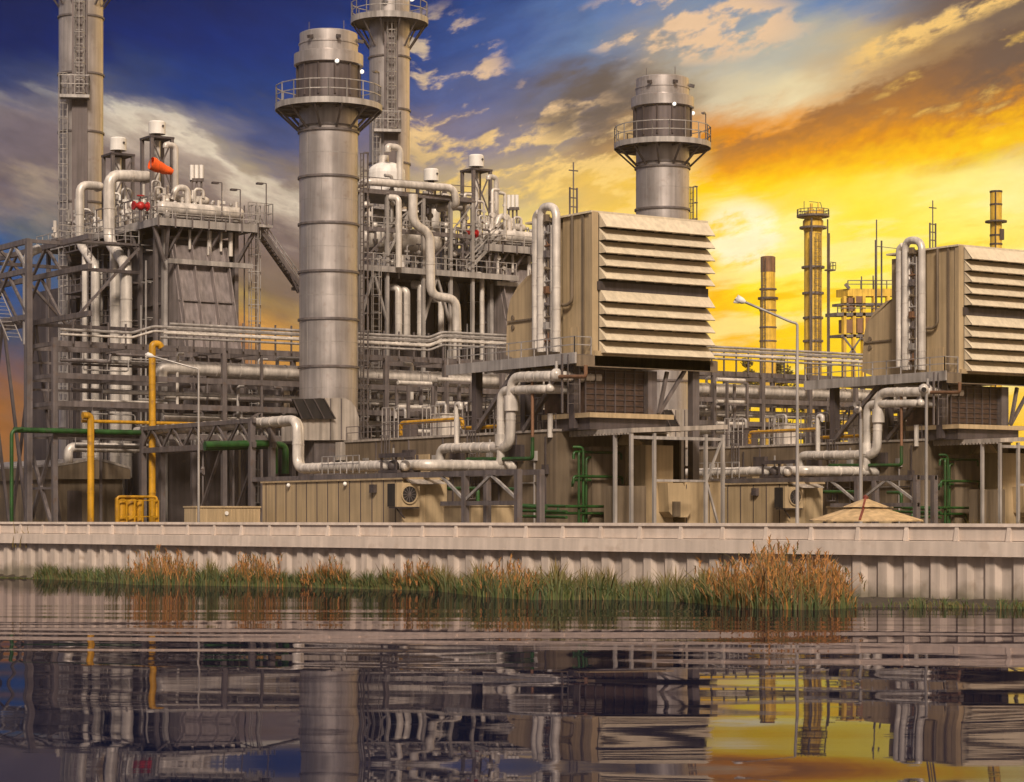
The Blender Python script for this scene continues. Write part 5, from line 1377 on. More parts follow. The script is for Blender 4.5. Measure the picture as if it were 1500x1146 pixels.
# tent roof pavilion
c = PW(1268, 762, 104); z0 = c.z; z1_ = PW(1268, 742, 104).z; z2_ = PW(1268, 736, 104).z
t = thing('pavilion', 'low beige conical pavilion roof with one red brown ridge behind the wall', 'pavilion', (c.x, c.y, GZ))
R_ = 2.55; n = 12
def ngon(rr, z, off=.2): return [V((c.x + rr * math.cos(off + 2 * math.pi * k / n), c.y + rr * math.sin(off + 2 * math.pi * k / n), z)) for k in range(n)]
e, u_ = ngon(R_, z0), ngon(.75, z1_ - .05); e2, u2 = ngon(1.05, z1_ - .03), ngon(.12, z2_ + .15)
mb = MB()
for (A, B) in ((e, u_), (e2, u2)):
    for k in range(n): mb.add([A[k], A[(k + 1) % n], B[(k + 1) % n], B[k]], [(0, 1, 2, 3)])
mb.add(ngon(R_, z0 - .06), [tuple(range(n))[::-1]])
for k in range(n): A = ngon(R_, z0 - .06); mb.add([A[k], A[(k + 1) % n], e[(k + 1) % n], e[k]], [(0, 1, 2, 3)])
mb.build('roof', M['beige'], t)
for k in range(n):
    continue
    MB().bar(e[k] + V((0, 0, .02)), u_[k] + V((0, 0, .03)), .09, .06).build('ridge', M['ridge'], t); MB().bar(e2[k] + V((0, 0, .02)), u2[k] + V((0, 0, .03)), .08, .06).build('ridge', M['ridge'], t)
p = V((c.x, c.y, z2_)); MB().lathe(p, [(.13, z2_ + .1), (.13, z2_ + .26), (.01, z2_ + .34)], 10).build('finial', M['ridge'], t)
k_ = min(range(n), key=lambda k: (V(l2w(e[k].x, e[k].y)) - V((PW(1268, 762, 104) * 0).xy)).length); MB().bar(e[k_] + V((0, 0, .02)), u_[k_] + V((0, 0, .03)), .1, .06).build('ridge', M['ridge'], t); MB().bar(e2[k_], u2[k_] + V((0, 0, .03)), .08, .06).build('ridge', M['ridge'], t)
for k in range(0, n, 3): p = e[k].lerp(c, .1); MB().bar((p.x, p.y, GZ), (p.x, p.y, z0 - .03), .1).build('post', M['galv'], t)
# plants peeping over the wall
for i, (px, lab) in enumerate(((60, 'small green shrub tip at the foot of the rack corner column'), (1428, 'small green shrub tip under the edge canopy, behind the wall'), (1490, 'green shrub tip at the picture edge behind the wall'))):
    p = PW(px, 765, 122 if i == 0 else 88)
    vs, fs = [], []
    for k in range(160): blade(vs, fs, p.x + rnd.gauss(0, .45), p.y + rnd.gauss(0, .3), GZ, rnd.uniform(.6, 1.65), .06, rnd.uniform(.1, .5), rnd.uniform(0, 6.28))
    mb = MB(); mb.add(vs, fs); mb.root('shrub', M['grass'], lab, 'shrub', 'shrubs behind the wall', base=(p.x, p.y, GZ))

# ================================================================== distant plant in the sun haze
def far(px, py, d): return PW(px, py, d)
D = 520
c = far(1125, 760, D); sc_ = D / F
t = thing('distant_stack', 'distant ochre banded stack with one ring platform, before the yellow cloud', 'stack', (c.x, c.y, GZ))
zf = lambda y: H + (HY - y) * sc_
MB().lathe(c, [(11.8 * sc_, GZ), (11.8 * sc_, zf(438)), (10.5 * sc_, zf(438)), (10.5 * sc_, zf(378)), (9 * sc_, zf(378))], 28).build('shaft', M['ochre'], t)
MB().lathe(c, [(10.8 * sc_, zf(399)), (10.8 * sc_, zf(377)), (9 * sc_, zf(376))], 28).build('top_band', M['rust'], t)
MB().disc(c, 10 * sc_, 15 * sc_, zf(439), zf(436), 24).build('platform', M['steeldark'], t)
for y in (455, 480, 500, 424): MB().disc(c, 10 * sc_, 12.8 * sc_, zf(y) - .15, zf(y) + .15, 24).build('ring', M['steel'], t)
MB().ladder((c.x - 2.0, c.y - 1, GZ), (c.x - 2.0, c.y - 1, zf(380)), (1, 0, 0), .8, .6, (-1, -.3, 0), 1.0).build('ladder', M['steel'], t)
D = 470; sc_ = D / F; c = far(1191, 760, D)
t = thing('distant_tower', 'distant tall ochre column wrapped in ladders with wide head platform', 'tower', (c.x, c.y, GZ))
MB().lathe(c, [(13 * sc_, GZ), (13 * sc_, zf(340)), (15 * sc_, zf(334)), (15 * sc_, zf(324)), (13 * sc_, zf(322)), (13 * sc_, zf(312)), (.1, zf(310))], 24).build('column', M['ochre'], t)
for (y, hw) in ((317, 24), (334, 20), (392, 17), (430, 16), (466, 15), (500, 15)): 
    MB().disc(c, 12 * sc_, hw * sc_, zf(y) - .2, zf(y) + .2, 20).build('ring_platform', M['steel'], t)
ring = [V((c.x + 23.5 * sc_ * math.cos(2 * math.pi * k / 12), c.y + 23.5 * sc_ * math.sin(2 * math.pi * k / 12), zf(317))) for k in range(12)]
MB().rail(ring, 1.3, 9, .12, True).build('railing', M['steel'], t)
for sx_ in (-1, 1):
    for k in range(2):
        x = c.x + sx_ * (15.5 + 3 * k) * sc_; MB().bar((x, c.y - 2, GZ), (x, c.y - 2, zf(322 + 20 * k)), .22).build('standpipe', M['steel'], t)
MB().ladder((c.x - .8, c.y - 2.1, GZ), (c.x - .8, c.y - 2.1, zf(345)), (1, 0, 0), 1.0, .7, (0, -1, 0), 1.1).build('ladder', M['steel'], t)
p = V((c.x + 2.6, c.y - 2, zf(395))); MB().box(p.x - .6, p.x + 1.0, p.y - .8, p.y + .8, p.z - .3, p.z).rail([(p.x - .6, p.y - .8, p.z), (p.x + 1, p.y - .8, p.z), (p.x + 1, p.y + .8, p.z)], 1.4, .8, .1).build('landing_cage', M['steel'], t)
ru = random.Random(4)
for k in range(7):
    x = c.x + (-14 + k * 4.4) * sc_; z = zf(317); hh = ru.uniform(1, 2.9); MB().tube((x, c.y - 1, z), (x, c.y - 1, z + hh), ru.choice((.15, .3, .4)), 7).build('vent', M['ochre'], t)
b_ = MB(); z = zf(296); b_.bar((c.x - 2.4, c.y, zf(317)), (c.x - 2.4, c.y, z), .1); b_.bar((c.x - 1, c.y, z), (c.x + 2, c.y, z), .1); b_.bar((c.x + 2, c.y, z), (c.x + 3, c.y, zf(317)), .1); b_.build('davit', M['steel'], t)
D = 430; sc_ = D / F; c = far(1459, 760, D)
t = thing('distant_stack', 'distant slim stack with ring platform above the cut-off filter house roof', 'stack', (c.x, c.y, GZ))
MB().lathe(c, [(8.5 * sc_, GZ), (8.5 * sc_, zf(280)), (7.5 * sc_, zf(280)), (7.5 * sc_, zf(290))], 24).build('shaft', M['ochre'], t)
for (y, hw) in ((325, 16), (281, 9.4), (300, 9.2), (345, 9.4), (358, 9.4)): MB().disc(c, 8 * sc_, hw * sc_, zf(y) - .15, zf(y) + .15, 20).build('ring', M['steeldark'], t)
MB().bar((c.x - .95, c.y - .8, GZ), (c.x - .95, c.y - .8, zf(280)), .16).build('ladder', M['steeldark'], t)
p = V((c.x + .3, c.y - 1.2, zf(352))); MB().box(p.x - .5, p.x + .6, p.y, p.y + .5, p.z, p.z + 2).build('box', M['steeldark'], t)
# distant steel structure
D = 400; sc_ = D / F
q = lambda x, y: far(x, y, D)
t = thing('distant_structure', 'distant ochre multi deck process structure behind the second filter house', 'structure', q(1270, 760))
def fb(x0, x1, y0, y1, dep, nm, m):
    a, b_ = q(x0, y1), q(x1, y0); MB().hexa([a, V(b_[:2] + (a.z,)) if False else V((b_.x, b_.y, a.z)), V((b_.x, b_.y + dep, a.z)), V((a.x, a.y + dep, a.z)), V((a.x, a.y, b_.z)), b_, V((b_.x, b_.y + dep, b_.z)), V((a.x, a.y + dep, b_.z))]).build(nm, M[m], t)
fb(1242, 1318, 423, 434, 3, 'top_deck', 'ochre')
fb(1226, 1310, 458, 463, 3, 'deck', 'steel'); fb(1236, 1318, 444, 448, 3, 'deck', 'steel'); fb(1232, 1318, 490, 494, 3, 'deck', 'steel')
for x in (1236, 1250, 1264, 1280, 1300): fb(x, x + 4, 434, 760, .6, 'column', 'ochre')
for x, y0_, y1_ in ((1243, 436, 456), (1254, 434, 446), (1268, 465, 490), (1256, 466, 488), (1240, 468, 488)): fb(x, x + 9, y0_, y1_, 2, 'machine', 'rust')
MB().rail([q(1227, 458), q(1310, 458)], 1.4, 2.0, .14).build('railing', M['steel'], t); MB().rail([q(1242, 423), q(1318, 423)], 1.4, 2.0, .14).build('railing', M['steel'], t)
for (a, b_) in (((1236, 494), (1262, 530)), ((1262, 494), (1236, 530)), ((1262, 494), (1290, 530))): MB().bar(q(*a), q(*b_), .3).build('brace', M['steel'], t)
MB().bar(q(1244, 423), q(1238, 416), .5).build('crane_jib', M['steel'], t)
for (x, y) in ((1262, 405), (1279, 404)): MB().bar(q(x, 424), q(x, y), .15).build('mast', M['steel'], t)
# masts
for (x, yt, yb, d_, lab) in ((1287, 322, 450, 300, 'thin twin pole mast rising before the distant ochre structure'),):
    a, b_ = far(x - 3, yb, d_), far(x - 3, yt, d_); t = thing('twin_mast', lab, 'mast', (a.x, a.y, GZ))
    MB().bar((a.x, a.y, GZ), (a.x, a.y, b_.z), .12).build('pole', M['steel'], t); z = far(x, 352, d_).z
    MB().bar((a.x - .1, a.y, GZ), (a.x - .1, a.y, z), .22).build('pole', M['steel'], t); r = far(1296, 352, d_).x
    MB().bar((r, a.y, GZ), (r, a.y, z), .16).build('pole', M['steel'], t); MB().bar((a.x, a.y, z - .8), (r, a.y, z - .8), .1).build('crossbar', M['steel'], t)
    MB().bar((r, a.y, z - .8), far(1328, 366, d_), .08).build('cable', M['steel'], t)
# distant trees
def tree(px, yt, d_, w, lab, seed):
    rr = random.Random(seed); c = far(px, 760, d_); c.z = GZ; top = far(px, yt, d_).z; sc2 = d_ / F
    t = thing('tree', lab, 'tree', c, 'distant trees')
    MB().sweep([c, V((c.x, c.y, (top + GZ) * .5)), V((c.x + .3, c.y, top - 1.5))], [.5, .35, .08], 8).build('trunk', M['rust'], t)
    b_ = MB(); lobes = [(rr.uniform(-1, 1) * w * .6, rr.uniform(-1, 1) * w * .5, rr.uniform(.45, .93) * (top - GZ), rr.uniform(.25, .5) * w) for _ in range(9)]
    for (lx, ly, lz, lr_) in lobes: MB and b_.bar((c.x, c.y, GZ + lz * .6), (c.x + lx * .8, c.y + ly * .8, GZ + lz), .15)
    vs, fs = [], []
    for k in range(1400):
        lx, ly, lz, lr_ = rr.choice(lobes)
        v = V((rr.gauss(0, 1), rr.gauss(0, 1), rr.gauss(0, .75))); v = v.normalized() * lr_ * rr.uniform(.55, 1.05)
        p = V((c.x + lx, c.y + ly, GZ + lz)) + v; s = rr.uniform(.3, .75)
        a = V((rr.uniform(-1, 1), rr.uniform(-1, 1), rr.uniform(-1, 1))).normalized() * s; b2 = a.orthogonal().normalized() * s * .6
        o = len(vs); vs += [p - a, p + b2, p + a, p - b2]; fs.append((o, o + 1, o + 2, o + 3))
    mb = MB(); mb.add(vs, fs); mb.build('crown', M['leaf'], t); b_.build('limb', M['rust'], t)
tree(1152, 508, 560, 5, 'small distant tree between the ochre stack and ochre tower', 1)
tree(1213, 512, 560, 4, 'distant tree at the foot of the ochre tower, structure side', 2)
tree(1095, 514, 600, 4, 'distant tree next to the louver edge of the whole filter house', 3)
# ================================================================== sky and light
HAZE = 0.00016
SUN_EL, SUN_AZ = math.radians(37), math.radians(177)      # azimuth clockwise from the viewing direction
sd = bpy.data.lights.new('sun', 'SUN'); so = bpy.data.objects.new('sun', sd); COL.objects.link(so)
sd.energy = 4.3; sd.angle = math.radians(11); sd.color = (1.0, 0.85, 0.69)
dirv = V((math.sin(SUN_AZ) * math.cos(SUN_EL), math.cos(SUN_AZ) * math.cos(SUN_EL), math.sin(SUN_EL)))
so.rotation_euler = (-dirv).to_track_quat('-Z', 'Y').to_euler(); so.location = (60, -60, 80)

wd = bpy.data.worlds.new('World'); SC.world = wd; wd.use_nodes = True
nt = wd.node_tree; N = nt.nodes; LK = nt.links
for n in list(N): N.remove(n)
def lk(a, s):
    if isinstance(a, (int, float)): s.default_value = a
    elif isinstance(a, tuple): s.default_value = (*a, 1) if len(a) == 3 and len(s.default_value) == 4 else a
    else: LK.new(a, s)
def m(op, a, b=None, c=None, clamp=False):
    n = N.new('ShaderNodeMath'); n.operation = op; n.use_clamp = clamp
    lk(a, n.inputs[0])
    if b is not None: lk(b, n.inputs[1])
    if c is not None: lk(c, n.inputs[2])
    return n.outputs[0]
def ss(x, a, b):
    n = N.new('ShaderNodeMapRange'); n.interpolation_type = 'SMOOTHSTEP'
    lk(x, n.inputs['Value']); n.inputs['From Min'].default_value = a; n.inputs['From Max'].default_value = b
    return n.outputs[0]
def mix(f, a, b, blend='MIX'):
    n = N.new('ShaderNodeMix'); n.data_type = 'RGBA'; n.blend_type = blend
    lk(f, n.inputs[0]); lk(a, n.inputs[6]); lk(b, n.inputs[7]); return n.outputs[2]
def noise(x, y, z, scale, det=5, rough=.55):
    cb = N.new('ShaderNodeCombineXYZ'); lk(x, cb.inputs[0]); lk(y, cb.inputs[1]); lk(z, cb.inputs[2])
    n = N.new('ShaderNodeTexNoise'); n.inputs['Scale'].default_value = scale; n.inputs['Detail'].default_value = det; n.inputs['Roughness'].default_value = rough
    LK.new(cb.outputs[0], n.inputs['Vector']); return n.outputs['Fac']
tc = N.new('ShaderNodeTexCoord'); sp = N.new('ShaderNodeSeparateXYZ'); LK.new(tc.outputs['Generated'], sp.inputs[0])
dx, dy, dz_ = sp.outputs
az = m('ARCTAN2', dx, dy)                                   # 0 along the view, + clockwise
hz = m('SQRT', m('ADD', m('MULTIPLY', dx, dx), m('ADD', m('MULTIPLY', dy, dy), 1e-6)))
el = m('ARCTAN2', dz_, hz)
# angles in units of 1/3400 rad, azimuth measured from 12.6 degrees to the left of the view
U = m('MULTIPLY_ADD', az, 3400, 750); E = m('MULTIPLY', el, 3400)
def cen(n, a): return m('MULTIPLY', m('SUBTRACT', n, .5), a)
# cloud grain follows bands that rise away from the middle of the view
tilt = m('MULTIPLY', m('ABSOLUTE', m('SUBTRACT', U, 620)), .30)
Et = m('SUBTRACT', E, tilt)
g1 = noise(m('MULTIPLY', U, 1 / 230), m('MULTIPLY', Et, 1 / 75), 1.7, 1.0, 6, .6)
g2 = noise(m('MULTIPLY', U, 1 / 230), m('MULTIPLY', Et, 1 / 75), 7.3, 1.0, 6, .6)
g3 = noise(m('MULTIPLY', U, 1 / 60), m('MULTIPLY', Et, 1 / 26), 3.1, 1.0, 7, .62)
Uw = m('ADD', U, m('ADD', cen(g1, 190), cen(g3, 60))); Ew = m('ADD', E, m('ADD', cen(g2, 120), cen(g3, 46)))
pos = m('MULTIPLY_ADD', Uw, 1 / 3000, .25)
ROWS = [
 (-40, [(0, (150, 95, 40)), (300, (170, 110, 60)), (420, (190, 130, 70)), (700, (230, 170, 80)), (1050, (255, 200, 40)), (1500, (240, 190, 70))]),
 (140, [(-200, (165, 98, 40)), (0, (165, 100, 45)), (60, (135, 92, 68)), (350, (170, 115, 70)), (430, (220, 150, 60)), (700, (255, 205, 90)), (1050, (255, 205, 20)), (1180, (255, 210, 30)), (1500, (255, 205, 70))]),
 (265, [(-200, (70, 70, 90)), (0, (50, 75, 110)), (150, (90, 75, 90)), (350, (170, 112, 75)), (400, (225, 158, 75)), (440, (215, 155, 75)), (700, (255, 215, 100)), (1050, (252, 185, 5)), (1150, (255, 205, 10)), (1300, (255, 215, 30)), (1500, (255, 205, 80))]),
 (330, [(-200, (5, 60, 120)), (0, (8, 72, 138)), (120, (60, 90, 130)), (300, (200, 165, 80)), (370, (228, 190, 75)), (430, (190, 150, 65)), (600, (255, 220, 120)), (800, (255, 220, 80)), (1045, (255, 185, 0)), (1100, (255, 222, 25)), (1200, (255, 236, 90)), (1300, (255, 228, 50)), (1500, (255, 220, 90))]),
 (405, [(-200, (10, 70, 130)), (0, (22, 86, 150)), (70, (95, 105, 115)), (200, (140, 118, 100)), (330, (132, 110, 92)), (430, (120, 103, 88)), (600, (255, 225, 150)), (800, (255, 222, 110)), (1045, (255, 214, 70)), (1120, (255, 240, 150)), (1240, (255, 228, 60)), (1400, (255, 234, 100)), (1500, (255, 230, 120))]),
 (480, [(-200, (100, 95, 105)), (0, (125, 105, 100)), (70, (178, 155, 130)), (160, (150, 135, 125)), (260, (195, 178, 150)), (340, (190, 168, 132)), (430, (140, 122, 110)), (600, (196, 172, 138)), (760, (204, 176, 132)), (850, (235, 190, 95)), (1045, (255, 205, 15)), (1120, (255, 208, 15)), (1250, (255, 226, 80)), (1400, (255, 234, 130)), (1500, (255, 235, 150))]),
 (545, [(-200, (85, 85, 110)), (0, (98, 92, 115)), (120, (140, 125, 122)), (200, (222, 203, 180)), (300, (150, 140, 140)), (380, (72, 82, 125)), (430, (75, 85, 128)), (600, (132, 118, 132)), (700, (128, 122, 146)), (800, (158, 142, 136)), (870, (165, 132, 96)), (950, (200, 150, 80)), (1045, (225, 140, 35)), (1150, (240, 150, 15)), (1300, (225, 140, 20)), (1400, (190, 130, 55)), (1500, (220, 180, 110))]),
 (615, [(-200, (60, 70, 110)), (0, (62, 70, 112)), (110, (115, 108, 122)), (200, (70, 80, 120)), (300, (32, 62, 124)), (430, (38, 66, 126)), (560, (60, 82, 140)), (680, (90, 102, 150)), (800, (112, 110, 125)), (880, (118, 104, 96)), (960, (150, 130, 108)), (1060, (222, 205, 170)), (1160, (242, 222, 175)), (1240, (205, 165, 115)), (1350, (150, 110, 75)), (1500, (118, 88, 66))]),
 (690, [(-200, (10, 36, 90)), (0, (12, 38, 94)), (300, (18, 50, 116)), (600, (36, 66, 130)), (740, (70, 98, 158)), (850, (108, 132, 170)), (960, (165, 155, 145)), (1060, (165, 170, 172)), (1180, (188, 186, 172)), (1270, (215, 185, 135)), (1340, (178, 142, 98)), (1430, (130, 106, 88)), (1500, (140, 115, 90))]),
 (765, [(-200, (7, 27, 72)), (0, (9, 29, 76)), (300, (13, 40, 98)), (600, (22, 50, 110)), (740, (44, 76, 138)), (850, (84, 118, 176)), (980, (106, 134, 178)), (1100, (120, 142, 172)), (1220, (102, 134, 180)), (1340, (126, 134, 148)), (1420, (116, 98, 88)), (1500, (108, 92, 82))]),
]
col = None
for i, (e0_, stops) in enumerate(ROWS):
    rp = N.new('ShaderNodeValToRGB'); els = rp.color_ramp.elements
    while len(els) < len(stops): els.new(.5)
    for k, (x, c3) in enumerate(stops):
        els[k].position = x / 3000 + .25; els[k].color = (*lin(c3), 1)
    LK.new(pos, rp.inputs[0])
    if col is None: col = rp.outputs[0]
    else: col = mix(ss(Ew, ROWS[i - 1][0], e0_), col, rp.outputs[0])
# small lit cumulus flecks in the middle of the view, where the low sun catches them
g4 = noise(m('MULTIPLY', U, 1 / 70), m('MULTIPLY', Et, 1 / 34), 12.2, 1.0, 8, .58)
g5 = noise(m('MULTIPLY', U, 1 / 220), m('MULTIPLY', Et, 1 / 120), 5.5, 1.0, 2, .5)
def blob(u0, e0_, ru_, re_):
    a = m('MULTIPLY', m('SUBTRACT', U, u0), 1 / ru_); b = m('MULTIPLY', m('SUBTRACT', E, e0_), 1 / re_)
    d = m('ADD', m('MULTIPLY', a, a), m('MULTIPLY', b, b))
    return m('SUBTRACT', 1, ss(d, .25, 1.0))
fm = m('MAXIMUM', blob(650, 620, 110, 130), m('MAXIMUM', blob(790, 530, 170, 120), m('MAXIMUM', blob(1010, 710, 190, 60), m('MAXIMUM', blob(880, 500, 200, 110), blob(750, 460, 200, 80)))))
fleck = m('MULTIPLY', m('POWER', fm, .6), ss(m('ADD', g4, cen(g5, .35)), .50, .62))
gold = mix(ss(E, 660, 440), (.95, .62, .36), (1.0, .66, .16))
col = mix(m('MULTIPLY', fleck, .9), col, gold)
def pw(x, pts):          # piecewise linear height of a cloud edge
    r = N.new('ShaderNodeValToRGB'); e = r.color_ramp.elements
    while len(e) < len(pts): e.new(.5)
    for k, (u, v) in enumerate(pts):
        e[k].position = (u + 750) / 3000; e[k].color = (v / 1000,) * 3 + (1,)
    LK.new(m('MULTIPLY_ADD', x, 1 / 3000, .25), r.inputs[0])
    return m('MULTIPLY', r.outputs[0], 1000)
g6 = noise(m('MULTIPLY', U, 1 / 45), m('MULTIPLY', Et, 1 / 22), 21.0, 1.0, 8, .62)
g7 = noise(m('MULTIPLY', U, 1 / 150), m('MULTIPLY', Et, 1 / 50), 23.0, 1.0, 7, .6)
rag = m('ADD', cen(g6, 62), cen(g7, 95))
# long pale cloud over the blue side: crisp upper edge, fading to brown underneath
le = pw(U, [(-300, 640), (0, 622), (90, 632), (160, 612), (260, 585), (310, 560), (345, 512), (430, 478), (520, 455), (640, 420)])
dep = m('SUBTRACT', m('ADD', le, m('MULTIPLY', rag, .8)), E)
lm = m('MULTIPLY', ss(dep, -6, 26), m('SUBTRACT', 1, ss(U, 470, 600)))
lr = N.new('ShaderNodeValToRGB'); e = lr.color_ramp.elements
for k in range(3): e.new(.5)
for k, (x, c3) in enumerate([(0, (190, 165, 150)), (.10, (240, 222, 195)), (.24, (190, 168, 150)), (.46, (134, 114, 108)), (1, (124, 100, 84))]): e[k].position = x; e[k].color = (*lin(c3), 1)
LK.new(m('MULTIPLY', m('ADD', dep, cen(g7, 90)), 1 / 190, clamp=True), lr.inputs[0])
lc = mix(m('MULTIPLY', m('SUBTRACT', 1, ss(U, 60, 170)), .75), lr.outputs[0], (.17, .135, .165))
lm = m('MULTIPLY', lm, m('SUBTRACT', 1, ss(dep, 150, 235)))
lm = m('MULTIPLY', lm, m('MULTIPLY_ADD', m('SUBTRACT', 1, ss(U, 90, 240)), m('MULTIPLY_ADD', ss(g7, .40, .56), .75, -.75), 1))
col = mix(m('MULTIPLY', lm, .92), col, lc)
# great burning bank on the sun side: smoky top, orange body, yellow underside
ue = pw(U, [(940, 510), (1040, 545), (1130, 575), (1240, 612), (1330, 640), (1380, 665), (1500, 712), (1800, 800)])
de = pw(U, [(940, 470), (1040, 470), (1200, 482), (1290, 492), (1400, 500), (1500, 522), (1800, 560)])
upd = m('SUBTRACT', m('ADD', ue, rag), E); lod = m('SUBTRACT', E, m('ADD', de, m('MULTIPLY', rag, .5)))
bm = m('MULTIPLY', m('MULTIPLY', ss(upd, -4, 20), ss(lod, -14, 22)), ss(U, 985, 1075))
fr = m('DIVIDE', lod, m('MAXIMUM', m('SUBTRACT', ue, de), 20))
g8 = noise(m('MULTIPLY', U, 1 / 26), m('MULTIPLY', Et, 1 / 15), 31.0, 1.0, 7, .62)
fr = m('ADD', fr, cen(g7, .6)); fr = m('ADD', fr, m('ADD', cen(g6, .55), cen(g8, .45)))
br = N.new('ShaderNodeValToRGB'); e = br.color_ramp.elements
for k in range(3): e.new(.5)
for k, (x, c3) in enumerate([(0, (255, 215, 20)), (.2, (255, 190, 5)), (.42, (232, 150, 22)), (.7, (184, 120, 52)), (1, (150, 104, 66))]): e[k].position = x; e[k].color = (*lin(c3), 1)
LK.new(fr, br.inputs[0])
bc = mix(m('MULTIPLY', ss(U, 1280, 1460), ss(fr, .25, .75)), br.outputs[0], (.17, .105, .075))
bc = mix(m('MULTIPLY', ss(m('ADD', g7, cen(g6, .5)), .56, .72), m('MULTIPLY', ss(U, 1240, 1330), .75)), bc, (1.0, .6, .12))
col = mix(m('MULTIPLY', bm, .95), col, bc)
# upper streak with a lit rim
se = pw(U, [(1100, 590), (1270, 660), (1340, 690), (1420, 728), (1500, 770), (1800, 870)])
sdp = m('SUBTRACT', E, m('ADD', se, m('MULTIPLY', rag, .7)))
dk = m('MULTIPLY', m('MULTIPLY', ss(sdp, 4, 26), m('SUBTRACT', 1, ss(sdp, 40, 95))), ss(U, 1240, 1400))
col = mix(m('MULTIPLY', dk, .8), col, (.155, .10, .08))
rim = m('MULTIPLY', m('MULTIPLY', ss(sdp, -30, -8), m('SUBTRACT', 1, ss(sdp, 2, 22))), ss(U, 1200, 1290))
col = mix(m('MULTIPLY', rim, ss(g6, .36, .56)), col, (1.0, .62, .2))
# layered light and deep yellow in the burning gap low on the sun side
lowm = m('MULTIPLY', ss(U, 985, 1060), m('SUBTRACT', 1, ss(E, 440, 500)))
g9 = noise(m('MULTIPLY', U, 1 / 190), m('MULTIPLY', m('SUBTRACT', E, m('MULTIPLY', U, .12)), 1 / 42), 41.0, 1.0, 6, .55)
col = mix(m('MULTIPLY', lowm, m('MULTIPLY', ss(g9, .50, .62), .6)), col, (1.0, .86, .34))
col = mix(m('MULTIPLY', lowm, m('MULTIPLY', m('SUBTRACT', 1, ss(g9, .36, .47)), m('MULTIPLY', m('SUBTRACT', 1, ss(E, 380, 450)), .9))), col, (1.0, .56, .0))
wp = m('MULTIPLY', blob(1085, 412, 75, 60), ss(m('ADD', g7, cen(g6, .5)), .40, .56))
col = mix(m('MULTIPLY', wp, .7), col, (1.0, .93, .68))
# smoky patch left of the far wide stack
sm = m('MULTIPLY', blob(875, 605, 130, 75), ss(m('ADD', g7, cen(g6, .4)), .38, .6))
col = mix(m('MULTIPLY', sm, .85), col, (.155, .115, .09))
# fine grain
col = mix(1.0, col, m('MULTIPLY_ADD', cen(g3, 1), m('MULTIPLY_ADD', ss(U, 600, 1000), -.55, .8), 1.0), 'MULTIPLY')
glow = m('MULTIPLY', ss(U, 560, 1060), m('SUBTRACT', 1, ss(E, 430, 640)))
col = mix(1.0, col, m('MULTIPLY_ADD', glow, .20, 1.0), 'MULTIPLY')
deep = m('MULTIPLY', m('SUBTRACT', 1, ss(U, 380, 800)), ss(E, 560, 680))
col = mix(m('MULTIPLY', deep, .8), col, mix(1.0, col, (.28, .62, .92), 'MULTIPLY'))
# the rest of the dome, out of this view: dusk blue to one side, invented warm cloud, brightened for rim light towards the sun, soft fill behind
back = N.new('ShaderNodeValToRGB'); LK.new(m('MULTIPLY_ADD', az, 1 / (2 * math.pi), .5), back.inputs[0])
be = back.color_ramp.elements
bs = [(0.0, (.30, .24, .20)), (.22, (.22, .20, .22)), (.36, (.22, .22, .30)), (.47, (.08, .14, .32)), (.53, (1.2, .78, .26)), (.60, (2.1, 1.35, .50)), (.70, (1.7, 1.12, .48)), (.80, (.55, .40, .29)), (1.0, (.30, .24, .20))]
while len(be) < len(bs): be.new(.5)
for k, (x, c3) in enumerate(bs): be[k].position = x; be[k].color = (*c3, 1)
gb = noise(m('MULTIPLY', dx, 2), m('MULTIPLY', dy, 2), m('MULTIPLY', dz_, 4), 1.5, 5)
bk = mix(1.0, back.outputs[0], m('MULTIPLY_ADD', cen(gb, 1), 1.2, 1.0), 'MULTIPLY')
bk = mix(ss(el, .25, 1.1), bk, (.58, .50, .46))
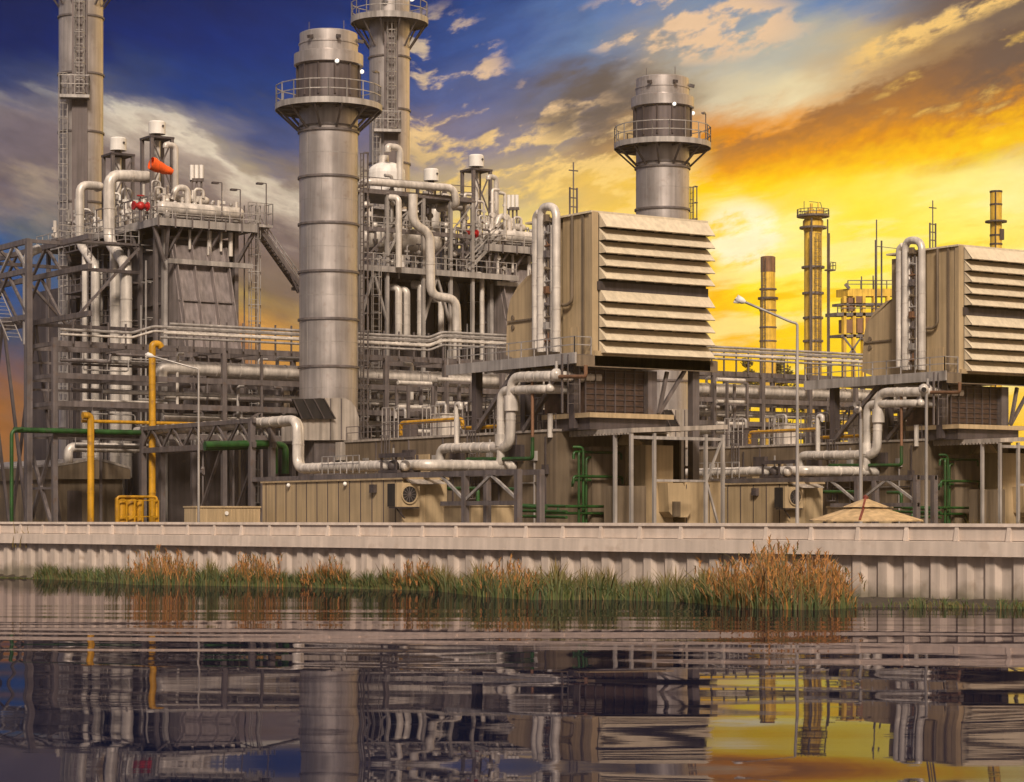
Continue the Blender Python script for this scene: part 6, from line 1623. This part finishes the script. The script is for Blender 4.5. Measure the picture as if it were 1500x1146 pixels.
out = mix(m('MAXIMUM', ss(m('ABSOLUTE', az), .27, .6), ss(el, .26, .55)), col, bk)
out = mix(ss(el, -.01, -.08), out, (.10, .08, .065))
st = N.new('ShaderNodeTexSky'); st.sky_type = 'NISHITA'; st.sun_disc = False; st.sun_elevation = SUN_EL; st.sun_rotation = SUN_AZ
b1 = N.new('ShaderNodeBackground'); LK.new(out, b1.inputs[0]); b1.inputs[1].default_value = 0.95
b2 = N.new('ShaderNodeBackground'); LK.new(st.outputs[0], b2.inputs[0]); b2.inputs[1].default_value = 0.05
mx = N.new('ShaderNodeMixShader'); mx.inputs[0].default_value = 0.015
LK.new(b1.outputs[0], mx.inputs[1]); LK.new(b2.outputs[0], mx.inputs[2])
wo = N.new('ShaderNodeOutputWorld'); LK.new(mx.outputs[0], wo.inputs[0])
SC.view_settings.view_transform = 'Standard'; SC.view_settings.look = 'None'; SC.view_settings.exposure = 0; SC.view_settings.gamma = 1

# ------------------------------------------------------------------ the warm evening air itself
hz_m = bpy.data.materials.new('evening haze'); hz_m.use_nodes = True
hn = hz_m.node_tree; 
for n in list(hn.nodes): hn.nodes.remove(n)
pv = hn.nodes.new('ShaderNodeVolumePrincipled'); ho = hn.nodes.new('ShaderNodeOutputMaterial')
pv.inputs['Color'].default_value = (1.0, 0.80, 0.45, 1); pv.inputs['Density'].default_value = HAZE; pv.inputs['Anisotropy'].default_value = 0.8
hn.links.new(pv.outputs[0], ho.inputs['Volume'])
hv = [(-760, -90, -4), (760, -90, -4), (1500, 1400, -4), (-1500, 1400, -4)]
hv = hv + [(x, y, 72) for x, y, z in hv]
me = bpy.data.meshes.new('haze'); me.from_pydata(hv, [], [(3, 2, 1, 0), (4, 5, 6, 7), (0, 1, 5, 4), (1, 2, 6, 5), (2, 3, 7, 6), (3, 0, 4, 7)]); me.materials.append(hz_m)
ho_ = bpy.data.objects.new('haze', me); COL.objects.link(ho_); ho_['kind'] = 'stuff'; ho_['label'] = 'warm evening haze filling the air over the whole plant'; ho_['category'] = 'haze'
SC.cycles.volume_bounces = 1
